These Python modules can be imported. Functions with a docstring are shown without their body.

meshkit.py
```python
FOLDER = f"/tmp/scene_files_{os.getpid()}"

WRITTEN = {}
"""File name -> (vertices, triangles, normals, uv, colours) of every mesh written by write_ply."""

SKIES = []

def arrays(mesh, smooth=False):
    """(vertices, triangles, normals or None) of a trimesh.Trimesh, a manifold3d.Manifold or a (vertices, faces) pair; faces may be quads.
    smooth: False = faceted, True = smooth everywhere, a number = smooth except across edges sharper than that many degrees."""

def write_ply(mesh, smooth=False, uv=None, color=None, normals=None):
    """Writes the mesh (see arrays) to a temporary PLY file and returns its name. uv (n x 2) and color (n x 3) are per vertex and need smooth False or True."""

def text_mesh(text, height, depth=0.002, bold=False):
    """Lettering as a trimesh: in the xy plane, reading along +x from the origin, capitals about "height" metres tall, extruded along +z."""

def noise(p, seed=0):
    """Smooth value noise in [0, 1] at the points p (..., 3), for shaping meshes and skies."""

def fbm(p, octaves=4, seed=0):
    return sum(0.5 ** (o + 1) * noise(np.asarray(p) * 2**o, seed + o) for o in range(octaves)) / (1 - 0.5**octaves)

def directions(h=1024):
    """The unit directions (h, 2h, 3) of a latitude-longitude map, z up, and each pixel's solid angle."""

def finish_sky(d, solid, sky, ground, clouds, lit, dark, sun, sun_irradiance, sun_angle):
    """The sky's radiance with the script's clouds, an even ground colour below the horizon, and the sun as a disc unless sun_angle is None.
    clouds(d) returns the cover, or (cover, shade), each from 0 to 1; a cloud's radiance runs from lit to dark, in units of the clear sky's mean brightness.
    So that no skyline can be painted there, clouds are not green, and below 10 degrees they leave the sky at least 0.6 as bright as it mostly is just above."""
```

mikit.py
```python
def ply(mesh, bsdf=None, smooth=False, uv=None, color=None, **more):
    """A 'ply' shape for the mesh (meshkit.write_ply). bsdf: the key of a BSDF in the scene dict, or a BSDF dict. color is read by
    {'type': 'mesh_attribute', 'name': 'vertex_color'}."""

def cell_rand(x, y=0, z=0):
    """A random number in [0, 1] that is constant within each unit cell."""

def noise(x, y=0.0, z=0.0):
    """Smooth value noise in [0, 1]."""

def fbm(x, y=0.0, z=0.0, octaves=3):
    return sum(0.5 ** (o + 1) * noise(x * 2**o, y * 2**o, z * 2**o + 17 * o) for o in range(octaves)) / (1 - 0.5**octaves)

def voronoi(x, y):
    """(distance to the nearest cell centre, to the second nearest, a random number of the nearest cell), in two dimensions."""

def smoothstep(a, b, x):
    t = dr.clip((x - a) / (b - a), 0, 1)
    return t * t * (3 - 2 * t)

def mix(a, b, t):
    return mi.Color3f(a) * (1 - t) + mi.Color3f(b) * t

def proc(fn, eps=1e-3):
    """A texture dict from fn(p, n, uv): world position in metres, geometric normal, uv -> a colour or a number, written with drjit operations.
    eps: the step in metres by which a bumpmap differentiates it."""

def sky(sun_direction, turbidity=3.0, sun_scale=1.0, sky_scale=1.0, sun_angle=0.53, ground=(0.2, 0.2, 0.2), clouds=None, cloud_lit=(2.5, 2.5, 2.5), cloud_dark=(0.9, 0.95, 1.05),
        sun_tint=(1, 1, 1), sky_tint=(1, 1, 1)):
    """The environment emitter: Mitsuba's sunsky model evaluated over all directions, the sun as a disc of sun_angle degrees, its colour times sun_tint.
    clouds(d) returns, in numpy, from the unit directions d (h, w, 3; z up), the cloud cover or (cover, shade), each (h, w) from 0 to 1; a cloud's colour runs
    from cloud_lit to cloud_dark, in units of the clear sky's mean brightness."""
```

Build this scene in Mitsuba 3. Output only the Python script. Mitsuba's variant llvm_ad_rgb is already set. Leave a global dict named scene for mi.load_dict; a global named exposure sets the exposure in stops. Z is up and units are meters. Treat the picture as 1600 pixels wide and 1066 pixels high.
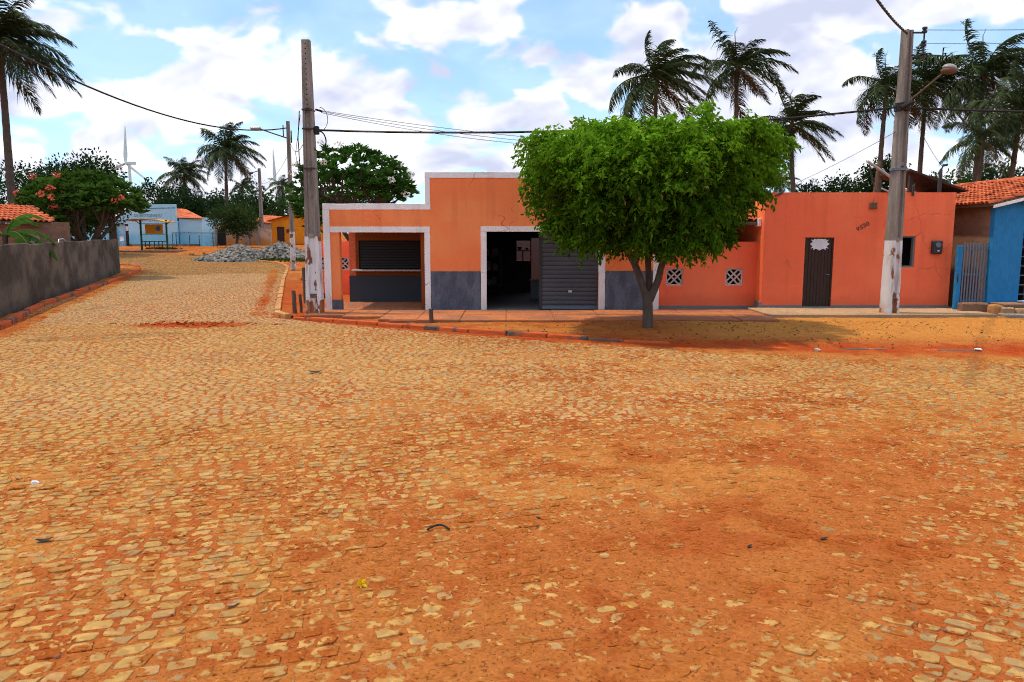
import math, random
import numpy as np, trimesh, mitsuba as mi, mikit, meshkit, shapely
import drjit as dr
import manifold3d as m3
from shapely.geometry import Polygon, LineString, Point
from scipy.spatial import ConvexHull
T = mi.ScalarTransform4f
scene, labels = {}, {}

# ---------------------------------------------------------------- camera, sky, exposure
PITCH = math.atan(168 / 1220)
EYE = (0.0, 0.0, 2.3)
scene['camera'] = {'type': 'perspective', 'fov': 2 * math.degrees(math.atan(800 / 1220)), 'fov_axis': 'x', 'near_clip': 0.1, 'far_clip': 9000.0,
                   'to_world': T().look_at(origin=EYE, target=(0, math.cos(PITCH), 2.3 - math.sin(PITCH)), up=(0, 0, 1))}
SUN = (-0.36, 0.05, 1.0)


def clouds(d):
    x, y, z = d[..., 0], d[..., 1], d[..., 2]
    p = np.stack([x * 12 + 3.1, y * 12 + 7.7, z * 19 + 1.3], -1)
    w = meshkit.fbm(p * 0.8, 3, 11)[..., None] - 0.5
    q = p + 1.3 * w
    n = meshkit.fbm(q, 6, 3)
    bil = sum(0.5 ** o * np.abs(meshkit.noise(q * 2.2 * 2 ** o, 40 + o) - 0.5) for o in range(4))
    n = n + 0.16 * (bil - 0.45)
    n2 = meshkit.fbm(q * 0.9 - np.array([0.0, 0.0, 0.45]), 5, 3) * 0.6 + 0.4 * meshkit.fbm(q * 2.0, 5, 29)
    az, el = np.degrees(np.arctan2(x, y)), np.degrees(np.arcsin(np.clip(z, -1, 1)))
    hole = 0.16 * np.exp(-((az + 22) / 9) ** 2 - ((el - 14.5) / 2.6) ** 2) + 0.11 * np.exp(-((az - 2) / 9) ** 2 - ((el - 14) / 7) ** 2)
    n = n - hole + 0.10 * np.exp(-((az - 14) / 9) ** 2 - ((el - 15) / 6) ** 2) + 0.05 * np.exp(-(el / 7.0) ** 2)
    cover = np.clip((n - 0.36) / 0.10, 0, 1)
    cover = cover * cover * (3 - 2 * cover)
    shade = np.clip((n2 - 0.42) / 0.20, 0, 1) * 0.85
    return 0.20 + 0.79 * cover, shade


SKY = dict(turbidity=2.6, sun_scale=0.88, sky_scale=2.2, sun_angle=1.8, ground=(0.25, 0.12, 0.05), clouds=clouds,
           cloud_lit=(2.15, 2.15, 2.27), cloud_dark=(1.08, 1.18, 1.6), sky_tint=(0.92, 1.22, 1.2), sun_tint=(1.0, 0.93, 0.82))
scene['sky_light'] = mikit.sky(SUN, **SKY)
exposure = 1.28

# ---------------------------------------------------------------- helpers
COUNT = {}


def key_for(name):
    n = COUNT.get(name, 0)
    COUNT[name] = n + 1
    return name if n == 0 else f'{name}_{n:03d}'


def tri(f):
    f = np.asarray(f, int)
    return np.vstack([f[:, [0, 1, 2]], f[:, [0, 2, 3]]]) if f.shape[1] == 4 else f


_o = np.array([[sx, sy, sz] for sx in (-1, 1) for sy in (-1, 1) for sz in (-1, 1)], float)
_tmpl = np.vstack([_o * [1, .9, .9], _o * [.9, 1, .9], _o * [.9, .9, 1]])
_h = ConvexHull(_tmpl)
CH_F = np.array([s if np.dot(np.cross(_tmpl[s[1]] - _tmpl[s[0]], _tmpl[s[2]] - _tmpl[s[0]]), _tmpl[s].mean(0)) > 0 else s[::-1] for s in _h.simplices])
BOX_F = np.array([[0, 1, 3], [0, 3, 2], [4, 6, 7], [4, 7, 5], [0, 4, 5], [0, 5, 1], [2, 3, 7], [2, 7, 6], [0, 2, 6], [0, 6, 4], [1, 5, 7], [1, 7, 3]])


class MB:
    def __init__(self):
        self.v, self.f, self.c, self.n = [], [], [], 0

    def add(self, v, f, c=None):
        v = np.asarray(v, float)
        self.v.append(v)
        self.f.append(tri(f) + self.n)
        self.n += len(v)
        if c is not None:
            c = np.asarray(c, float)
            self.c.append(np.broadcast_to(c, (len(v), 3)))
        return self

    def box(self, x0, x1, y0, y1, z0, z1, ch=0.0, c=None):
        s, m = np.array([x1 - x0, y1 - y0, z1 - z0]) / 2, np.array([x0 + x1, y0 + y1, z0 + z1]) / 2
        if ch <= 0:
            return self.add(_o * s + m, BOX_F, c)
        k = np.maximum(s - ch, s * 0.2)
        return self.add(np.vstack([_o * [s[0], k[1], k[2]], _o * [k[0], s[1], k[2]], _o * [k[0], k[1], s[2]]]) + m, CH_F, c)

    def tube(self, pts, rad, sides=6, c=None, cap=True):
        p = np.asarray(pts, float)
        r = np.broadcast_to(np.asarray(rad, float), (len(p),))
        t = np.gradient(p, axis=0)
        t /= np.linalg.norm(t, axis=1, keepdims=True) + 1e-12
        a = np.cross(t, np.where(np.abs(t[:, 2:]) < 0.9, [0, 0, 1.0], [1.0, 0, 0]))
        a /= np.linalg.norm(a, axis=1, keepdims=True) + 1e-12
        b, g = np.cross(t, a), np.arange(sides) * 2 * np.pi / sides
        v = (p[:, None] + r[:, None, None] * (np.cos(g)[None, :, None] * a[:, None] + np.sin(g)[None, :, None] * b[:, None])).reshape(-1, 3)
        i, j = np.meshgrid(np.arange(len(p) - 1), np.arange(sides), indexing='ij')
        f = tri(np.stack([i * sides + j, i * sides + (j + 1) % sides, (i + 1) * sides + (j + 1) % sides, (i + 1) * sides + j], -1).reshape(-1, 4))
        if cap:
            n = len(v)
            v = np.vstack([v, p[:1], p[-1:]])
            k = np.arange(sides)
            e = (len(p) - 1) * sides
            f = np.vstack([f, np.stack([(k + 1) % sides, k, k * 0 + n], 1), np.stack([k + e, (k + 1) % sides + e, k * 0 + n + 1], 1)])
        return self.add(v, f, c)

    def mesh(self, m, c=None):
        return self.add(np.array(m.vertices), np.array(m.faces), c)

    def get(self):
        return np.vstack(self.v), np.vstack(self.f)

    def build(self, key, bsdf, smooth=False):
        v, f = self.get()
        c = np.vstack(self.c) if self.c else None
        scene[key] = mikit.ply((v, f), bsdf, smooth=smooth, color=c)
        return key


def thing(name, label, cat, group=None):
    k = key_for(name)
    labels[k] = {'label': label, 'category': cat}
    if group:
        labels[k]['group'] = group
    return k


def part(parent, name, mb, bsdf, smooth=False, label=None, stuff=False):
    k = key_for(parent + '__' + name)
    mb.build(k, bsdf, smooth)
    if label or stuff:
        labels[k] = {}
        if label:
            labels[k]['label'] = label
        if stuff:
            labels[k]['kind'] = 'stuff'
    return k


def structure(name, mb, bsdf, smooth=False, label=None):
    k = key_for(name)
    mb.build(k, bsdf, smooth)
    labels[k] = {'kind': 'structure', **({'label': label} if label else {})}
    return k


def worn(boxes, amp=0.007, seed=3):
    mb = MB()
    for i, q in enumerate(boxes):
        mb.add(*rough(MB().box(*q).get(), 0.22, amp, 2.3, seed + i))
    return mb


def extrude_xz(poly, y0, y1):
    """A polygon drawn in x and z, as a slab from y0 to y1."""
    m = trimesh.creation.extrude_polygon(poly, y1 - y0, engine='earcut')
    v = np.array(m.vertices)
    return np.stack([v[:, 0], y1 - v[:, 2], v[:, 1]], 1), np.array(m.faces)


def rect(x0, x1, z0, z1):
    return Polygon([(x0, z0), (x1, z0), (x1, z1), (x0, z1)])


def tz(y):
    t = np.clip((np.asarray(y, float) - 42) / 34, 0, 1)
    return 1.15 * t * t * (3 - 2 * t)


def rough(mesh, length, amp, freq, seed=0):
    """Refines a closed mesh and roughens its surface."""
    m = m3.Manifold(m3.Mesh(np.asarray(mesh[0], np.float32), np.asarray(mesh[1], np.uint32)))
    m = m.refine_to_length(length).to_mesh()
    v, f = np.array(m.vert_properties[:, :3], float), np.array(m.tri_verts)
    d = np.stack([meshkit.fbm(v * freq, 3, seed + k) - 0.5 for k in range(3)], 1)
    return v + d * amp * 2, f


def lump(rng, r, squash=(1, 1, 1), n=14):
    p = rng.normal(size=(n, 3))
    p /= np.linalg.norm(p, axis=1, keepdims=True)
    p *= r * rng.uniform(0.75, 1.1, (n, 1)) * np.asarray(squash)
    h = ConvexHull(p)
    c = p.mean(0)
    f = np.array([s if np.dot(np.cross(p[s[1]] - p[s[0]], p[s[2]] - p[s[0]]), p[s].mean(0) - c) > 0 else s[::-1] for s in h.simplices])
    return p, f


# ---------------------------------------------------------------- the ground's plan
KX = np.array([-6.47, -5.68, -3.92, -1.83, 0.0, 1.67, 3.96, 6.45, 10.04, 16.0])
KY = np.array([21.34, 20.86, 19.82, 18.49, 17.44, 16.8, 15.93, 15.57, 15.14, 14.9])
KP = [float(c) for c in np.polyfit(KX, KY, 4)]


def kerb_y(x):
    r = KP[0]
    for c in KP[1:]:
        r = r * x + c
    return r


def sand_amount(x, y, exp):
    """How much sand lies on the stones, 0 to 1; written for numpy and for the renderer's arrays alike."""
    def g(cx, cy, rx, ry, a):
        c, s = math.cos(math.radians(a)), math.sin(math.radians(a))
        u, v = ((x - cx) * c + (y - cy) * s) / rx, ((y - cy) * c - (x - cx) * s) / ry
        return exp(-(u * u + v * v))
    s = 0.48 + 0.12 * g(1.1, 5.0, 1.6, 3.2, -24) + 0.09 * g(3.4, 8.2, 1.5, 3.0, -40) + 0.03 * g(-0.3, 4.2, 1.0, 1.2, 0)
    s = s + 0.10 * g(5.5, 6.2, 3.0, 0.9, -25) - 0.18 * g(2.8, 3.7, 1.0, 0.8, 0) + 0.04 * g(2.0, 12.0, 5.0, 2.0, 15)
    s = s - 0.17 * g(-7.0, 10.5, 4.5, 4.5, 0) - 0.20 * g(-9.0, 27.0, 6.0, 12.0, 0) - 0.06 * g(-3.0, 13.0, 3.5, 3.5, 0) - 0.12 * g(6.5, 11.5, 3.0, 2.2, 0)
    s = s + 0.85 * g(-8.2, 19.75, 1.4, 0.6, 3)
    k = kerb_y(x) - y
    inx = 1.0 / (1.0 + exp(-(x + 5.0) * 3.0)) / (1.0 + exp((x - 17.0) * 2.0))
    s = s + inx * 0.9 * exp(-(k / (0.25 + 0.5 / (1.0 + exp(-(x - 3.0))))) * (k / (0.25 + 0.5 / (1.0 + exp(-(x - 3.0))))))
    # the gutters of the side street
    e = (x + 6.5) + (y - 21.3) * 0.285
    s = s + 0.6 * exp(-(e + 0.45) * (e + 0.45) / 0.16) / (1.0 + exp(-(y - 21.5) * 3.0)) / (1.0 + exp((y - 48.0)))
    e = (x + 12.4) + (y - 18.7) * 0.356
    s = s + 0.6 * exp(-(e - 0.2) * (e - 0.2) / 0.2) / (1.0 + exp(-(y - 16.5) * 3.0)) / (1.0 + exp((y - 48.0)))
    return s - 0.11 / (1.0 + exp(-(y - 9.5) * 1.2)) - 0.24 / (1.0 + exp(-(y - 20.0) * 1.5))


# ---------------------------------------------------------------- materials
N, FB, SS, MX = mikit.noise, mikit.fbm, mikit.smoothstep, mikit.mix


def rgb(*c):
    return {'type': 'rgb', 'value': list(c)}


def two(b):
    return {'type': 'twosided', 'bsdf': b}


def plain(name, col, rough=0.8, **more):
    scene[name] = two({'type': 'principled', 'base_color': rgb(*col), 'roughness': rough, 'specular': 0.3, **more})


def surf(name, fn, rough=0.85, bump=None, scale=1.0, spec=0.25):
    b = {'type': 'principled', 'base_color': mikit.proc(fn), 'roughness': rough, 'specular': spec}
    if bump is not None:
        b = {'type': 'bumpmap', 'arbitrary': mikit.proc(bump, 4e-3), 'bsdf': b, 'scale': scale}
    scene[name] = two(b)


def sand_colour(p):
    a = FB(p.x * 0.55, p.y * 0.55, 1.0, 3)
    b = FB(p.x * 2.7, p.y * 2.7, 4.0, 3)
    g = N(p.x * 60, p.y * 60, 0)
    c = MX((0.355, 0.122, 0.034), (0.40, 0.165, 0.046), SS(0.38, 0.66, a))
    c = MX(c, (0.31, 0.080, 0.020), SS(0.50, 0.70, b) * 0.7)
    soil = SS(3.0, 5.0, p.x) * SS(0.5, 2.0, p.y - kerb_y(p.x)) * SS(14.0, 15.0, p.y)
    c = MX(c, (0.47, 0.235, 0.062), soil * (0.45 + 0.55 * b))
    red = dr.exp(-dr.square((p.x + 8.2) / 1.5) - dr.square((p.y - 19.8) / 0.7)) + SS(0.9, 0.2, dr.abs(p.y - kerb_y(p.x))) * SS(-7.0, -5.5, p.x) * 0.75 + SS(20.5, 22.0, p.y) * SS(-16.0, -9.0, p.x) * SS(-4.0, -5.0, p.x) * 0.6 * SS(45, 30, p.y)
    c = MX(c, (0.33, 0.045, 0.010), dr.clip(red, 0, 0.85) * (0.5 + 0.8 * b))
    dirt = SS(0.60, 0.75, FB(p.x * 30, p.y * 30, 8.0, 3)) * 0.16
    speck = SS(0.80, 0.86, N(p.x * 75, p.y * 75, 11)) * 0.45
    return c * mi.Color3f(0.88, 0.82, 0.70) * (0.84 + 0.32 * g) * (1 - dirt) * (1 - speck)


def sand_mask(p):
    v = 0.5 * FB(p.x * 8, p.y * 8, 2.0, 3) + 0.5 * FB(p.x * 30, p.y * 30, 5.0, 4)
    lo = FB(p.x * 0.9, p.y * 0.9, 9.0, 2) - 0.5
    s = sand_amount(p.x, p.y, dr.exp) + 0.30 * lo
    q = s * 0.78 + 0.105 - v
    return dr.clip(SS(-0.035, 0.045, q) + 0.30 * SS(-0.14, 0.0, q), 0, 1)


def tyre(p, x0, y0, x1, y1):
    L = math.hypot(x1 - x0, y1 - y0)
    dx, dy = (x1 - x0) / L, (y1 - y0) / L
    a, t = (p.x - x0) * dx + (p.y - y0) * dy, (p.y - y0) * dx - (p.x - x0) * dy
    t = t + 0.05 * dr.sin(a * 1.3)
    return dr.cos(t * (2 * math.pi / 0.042)) * SS(0.10, 0.08, dr.abs(t)) * SS(0.0, 0.3, a) * SS(L, L - 0.4, a) * SS(0.35, 0.6, N(p.x * 5, p.y * 5, 2))


def sand_bump(p, n, uv):
    h = FB(p.x * 28, p.y * 28, 0, 3) + 0.35 * N(p.x * 130, p.y * 130, 3)
    return h + 0.55 * (tyre(p, -1.7, 5.75, 0.6, 3.5) + tyre(p, 0.6, 8.6, 2.9, 4.6) + tyre(p, 2.0, 9.5, 4.2, 5.5))


scene['sand'] = two({'type': 'bumpmap', 'arbitrary': mikit.proc(sand_bump, 3e-3), 'scale': 0.012,
                     'bsdf': {'type': 'principled', 'base_color': mikit.proc(lambda p, n, uv: sand_colour(p)), 'roughness': 0.95, 'specular': 0.1}})
scene['cobble'] = two({'type': 'blendbsdf', 'weight': mikit.proc(lambda p, n, uv: sand_mask(p)),
                       'bsdf_0': {'type': 'bumpmap', 'arbitrary': mikit.proc(lambda p, n, uv: FB(p.x * 40, p.y * 40, 6, 3), 3e-3), 'scale': 0.008, 'bsdf': {
                           'type': 'blendbsdf', 'weight': mikit.proc(lambda p, n, uv: 0.75 * SS(0.42, 0.64, FB(p.x * 24, p.y * 24, 14, 4))),
                           'bsdf_0': {'type': 'diffuse', 'reflectance': {'type': 'mesh_attribute', 'name': 'vertex_color'}},
                           'bsdf_1': {'type': 'diffuse', 'reflectance': mikit.proc(lambda p, n, uv: MX((0.50, 0.325, 0.105), (0.33, 0.225, 0.10), SS(0.35, 0.65, FB(p.x * 13, p.y * 13, 19, 2))))}}},
                       'bsdf_1': {'type': 'diffuse', 'reflectance': mikit.proc(lambda p, n, uv: sand_colour(p))}})
scene['painted'] = two({'type': 'principled', 'base_color': {'type': 'mesh_attribute', 'name': 'vertex_color'}, 'roughness': 0.8, 'specular': 0.25})
scene['leaf'] = {'type': 'principledthin', 'base_color': {'type': 'mesh_attribute', 'name': 'vertex_color'}, 'roughness': 0.5, 'diff_trans': 0.7, 'eta': 1.4}
scene['glossy_leaf'] = {'type': 'principledthin', 'base_color': {'type': 'mesh_attribute', 'name': 'vertex_color'}, 'roughness': 0.38, 'diff_trans': 0.9, 'eta': 1.5}


def plaster(a, b, stain, low=0.32):
    def fn(p, n, uv):
        s = p.x + p.y
        big = FB(s * 0.6, p.z * 0.8, 3.0, 3)
        streak = FB(s * 5.0, p.z * 0.5, 7.0, 3)
        fine = N(s * 42, p.z * 42, p.y * 3)
        c = MX(a, b, SS(0.36, 0.66, big))
        c = MX(c, stain, SS(0.56, 0.76, streak) * 0.22)
        run = FB(s * 9.0, p.z * 0.32, 13.0, 3)
        c = MX(c, stain, SS(0.58, 0.74, run) * SS(1.2, 3.3, p.z) * 0.15)
        ux, uz = s * 0.75 + 0.35 * FB(s * 1.5, p.z * 1.5, 5.0, 2), p.z * 1.05 + 0.35 * FB(s * 1.5, p.z * 1.5, 9.0, 2)
        c = c * (1 + 0.075 * (mikit.cell_rand(ux, uz, 3) - 0.5) * SS(0.5, 0.40, dr.abs(ux - dr.floor(ux) - 0.5)) * SS(0.5, 0.40, dr.abs(uz - dr.floor(uz) - 0.5)))
        v1, v2, _ = mikit.voronoi(s * 0.8 + 0.5 * FB(s * 2, p.z * 2, 3.0, 3), p.z * 0.8 + 0.5 * FB(s * 2, p.z * 2, 7.0, 3))
        c = MX(c, stain * 0.55 if False else (0.30, 0.08, 0.035), SS(0.014, 0.004, v2 - v1) * SS(0.52, 0.60, FB(s * 0.7, p.z * 0.7, 21.0, 2)) * 0.55)
        c = MX(c, stain, SS(low + 0.35, low, p.z + 0.25 * (streak - 0.5)) * 0.45)
        return c * (0.94 + 0.12 * fine)
    return fn


def plaster_bump(p, n, uv):
    s = p.x + p.y
    return FB(s * 12, p.z * 12, 0, 2) + 0.5 * FB(s * 55, p.z * 55, 1, 2)


surf('orange_plaster', plaster((0.91, 0.30, 0.105), (0.87, 0.235, 0.078), (0.64, 0.15, 0.055)), 0.8, plaster_bump, 0.006)
surf('red_orange_plaster', plaster((0.90, 0.205, 0.092), (0.86, 0.165, 0.072), (0.62, 0.105, 0.045)), 0.8, plaster_bump, 0.006)
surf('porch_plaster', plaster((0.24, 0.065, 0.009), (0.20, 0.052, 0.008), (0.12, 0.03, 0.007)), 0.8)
surf('white_trim', plaster((0.85, 0.87, 0.88), (0.78, 0.81, 0.84), (0.52, 0.45, 0.40)), 0.75)
surf('grey_dado', lambda p, n, uv: MX((0.075, 0.09, 0.125), (0.12, 0.14, 0.185), SS(0.3, 0.75, FB(p.x * 6, p.z * 3, 1, 3))) * (0.8 + 0.4 * N(p.x * 70, p.z * 24, 2)), 0.85, lambda p, n, uv: FB(p.x * 45, p.z * 18, 0, 3), 0.008)
surf('weathered_concrete', lambda p, n, uv: MX((0.13, 0.115, 0.10), (0.24, 0.21, 0.185), SS(0.3, 0.7, FB((p.x + p.y) * 3, p.z * 0.9, 1, 4))) * (0.82 + 0.36 * N((p.x + p.y) * 40, p.z * 25, p.y * 9)), 0.9,
     lambda p, n, uv: FB((p.x + p.y) * 18, p.z * 18, 0, 3), 0.01)
surf('dark_render', lambda p, n, uv: MX((0.046, 0.041, 0.033), (0.105, 0.092, 0.073), SS(0.3, 0.7, FB(p.y * 1.1, p.z * 1.5, 1, 4))) * (0.75 + 0.5 * FB(p.y * 9, p.z * 9, p.x, 3)) * (1 - 0.4 * SS(0.5, 0.0, p.z)), 0.95, lambda p, n, uv: FB(p.y * 16, p.z * 16, 0, 3), 0.012)
surf('paving_concrete', lambda p, n, uv: MX((0.34, 0.125, 0.05), (0.24, 0.10, 0.055), SS(0.35, 0.65, FB(p.x * 0.9, p.y * 1.2, 1, 3))) * (0.85 + 0.3 * FB(p.x * 9, p.y * 9, 2, 3)), 0.9, lambda p, n, uv: FB(p.x * 25, p.y * 25, 0, 3), 0.006)
surf('step_concrete', lambda p, n, uv: MX((0.24, 0.17, 0.11), (0.36, 0.24, 0.13), FB(p.x * 1.5, p.y * 3, 1, 3)) * (0.85 + 0.3 * N(p.x * 30, p.y * 30, p.z * 30)), 0.9)


def peeling(p, n, uv):
    s = FB(p.x * 6, p.z * 3.2, 1, 4)
    c = MX((0.62, 0.66, 0.70), (0.44, 0.42, 0.40), SS(0.48, 0.72, FB(p.x * 9, p.z * 1.8, p.y * 3, 3)))
    c = MX(c, (0.22, 0.10, 0.055), SS(0.63, 0.68, s + 0.12 * SS(1.3, 0.0, p.z)))
    return MX(c, (0.40, 0.15, 0.06), SS(0.65, 0.0, p.z) * SS(0.25, 0.7, FB(p.x * 7, p.z * 5, 4, 3)))


surf('pole_paint', peeling, 0.8)
surf('pole_concrete', lambda p, n, uv: MX((0.16, 0.15, 0.135), (0.27, 0.25, 0.225), SS(0.3, 0.7, FB(p.x * 9, p.z * 1.1, p.y * 5, 4))) * (0.85 + 0.3 * N(p.x * 50, p.z * 30, p.y * 50)), 0.9)
surf('roof_tile', lambda p, n, uv: MX((0.33, 0.070, 0.024), (0.46, 0.125, 0.050), FB(p.x * 3, p.y * 3, p.z * 3, 3)) * (0.55 + 0.75 * SS(0.22, 0.6, FB(p.x * 1.6 + 5, p.y * 5, 2, 3))), 0.85)
surf('brown_brick_wall', lambda p, n, uv: MX((0.15, 0.085, 0.055), (0.25, 0.15, 0.10), FB(p.y * 4, p.z * 9, p.x, 4)) * (0.8 + 0.4 * N(p.y * 30, p.z * 30, p.x)), 0.9)
surf('blue_plaster', lambda p, n, uv: MX((0.012, 0.17, 0.42), (0.022, 0.22, 0.50), FB(p.x * 2, p.z * 1.3, 1, 3)) * (0.85 + 0.3 * FB(p.x * 22, p.z * 9, 3, 3)), 0.7, plaster_bump, 0.012)
surf('pale_blue_plaster', lambda p, n, uv: MX(MX((0.33, 0.64, 0.82), (0.40, 0.70, 0.86), FB(p.x * 0.8, p.z * 0.8, 1, 3)), (0.15, 0.52, 0.76), SS(2.9, 2.3, p.z + 0.5 * FB(p.x * 1.3, p.z, 2, 2)) * 0.75), 0.85)
surf('yellow_plaster', plaster((0.70, 0.27, 0.015), (0.64, 0.23, 0.012), (0.42, 0.15, 0.02), 1.2), 0.85)
surf('old_white_plaster', lambda p, n, uv: MX(MX((0.45, 0.36, 0.27), (0.30, 0.22, 0.15), SS(0.4, 0.65, FB(p.x * 1.1, p.z * 1.4, 1, 4))), (0.42, 0.20, 0.06), SS(2.1, 1.2, p.z + 0.9 * (FB(p.x * 1.5, 0, 3, 3) - 0.5))), 0.95)
surf('dark_wood', lambda p, n, uv: MX((0.028, 0.017, 0.014), (0.05, 0.03, 0.024), FB(p.x * 30, p.z * 1.5, p.y * 30, 3)), 0.6)
surf('old_post_wood', lambda p, n, uv: MX((0.06, 0.042, 0.03), (0.16, 0.115, 0.085), FB(p.x * 40, p.z * 4, p.y * 40, 3)), 0.95)
surf('bark', lambda p, n, uv: MX((0.055, 0.044, 0.034), (0.12, 0.10, 0.082), FB(p.x * 14, p.z * 5, p.y * 14, 3)), 0.95, lambda p, n, uv: FB(p.x * 22, p.z * 8, p.y * 22, 3), 0.02)
surf('palm_bark', lambda p, n, uv: MX((0.055, 0.044, 0.036), (0.12, 0.10, 0.085), FB(p.x * 2, p.z * 7, p.y * 2, 3)), 0.95)
surf('shutter_metal', lambda p, n, uv: MX((0.060, 0.070, 0.086), (0.09, 0.10, 0.12), FB(p.x * 2, p.z * 2, 1, 3)), 0.5)
surf('rock_grey', lambda p, n, uv: MX((0.07, 0.072, 0.07), (0.21, 0.21, 0.195), SS(0.3, 0.7, FB(p.x * 7, p.y * 7, p.z * 7, 3))), 0.95)
surf('kerb_paint', lambda p, n, uv: MX(MX((0.48, 0.075, 0.018), (0.36, 0.10, 0.03), FB(p.x * 4, p.y * 4, p.z * 8, 3)), (0.10, 0.075, 0.06), SS(0.62, 0.70, FB(p.x * 2.1, p.y * 2.1, 2, 3) + 0.10 * SS(0, 4, p.x))), 0.9, lambda p, n, uv: FB(p.x * 20, p.y * 20, p.z * 20, 3), 0.015)
surf('yellow_kerb', lambda p, n, uv: MX((0.45, 0.24, 0.09), (0.30, 0.15, 0.06), FB(p.x * 2, p.y * 2, p.z * 8, 3)), 0.95)
surf('rust', lambda p, n, uv: MX((0.09, 0.055, 0.04), (0.19, 0.115, 0.07), FB(p.x * 20, p.y * 20, p.z * 20, 3)), 0.8)
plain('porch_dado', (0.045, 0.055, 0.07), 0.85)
plain('hatch_metal', (0.022, 0.026, 0.03), 0.5)
plain('black_rubber', (0.012, 0.012, 0.013), 0.55)
plain('dark_metal', (0.03, 0.033, 0.038), 0.5)
plain('gate_metal', (0.115, 0.165, 0.225), 0.5)
plain('galvanised', (0.42, 0.44, 0.46), 0.45, metallic=0.5)
plain('lattice_cement', (0.50, 0.47, 0.45), 0.9)
plain('paper_white', (0.62, 0.66, 0.74), 0.9)
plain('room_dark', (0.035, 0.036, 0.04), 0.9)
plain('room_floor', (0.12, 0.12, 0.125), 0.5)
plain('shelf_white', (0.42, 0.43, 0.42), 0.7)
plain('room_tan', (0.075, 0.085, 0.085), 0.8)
plain('shelter_green', (0.012, 0.075, 0.055), 0.6)
plain('shelter_yellow', (0.50, 0.25, 0.015), 0.7)
plain('emblem_blue', (0.06, 0.10, 0.20), 0.7)
plain('letter_grey', (0.12, 0.19, 0.26), 0.8)
plain('number_metal', (0.10, 0.06, 0.045), 0.5)
plain('turbine_white', (0.50, 0.72, 0.76), 0.6)
plain('grey_plinth', (0.16, 0.18, 0.20), 0.9)
plain('lamp_glass', (0.30, 0.31, 0.31), 0.3)

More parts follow.
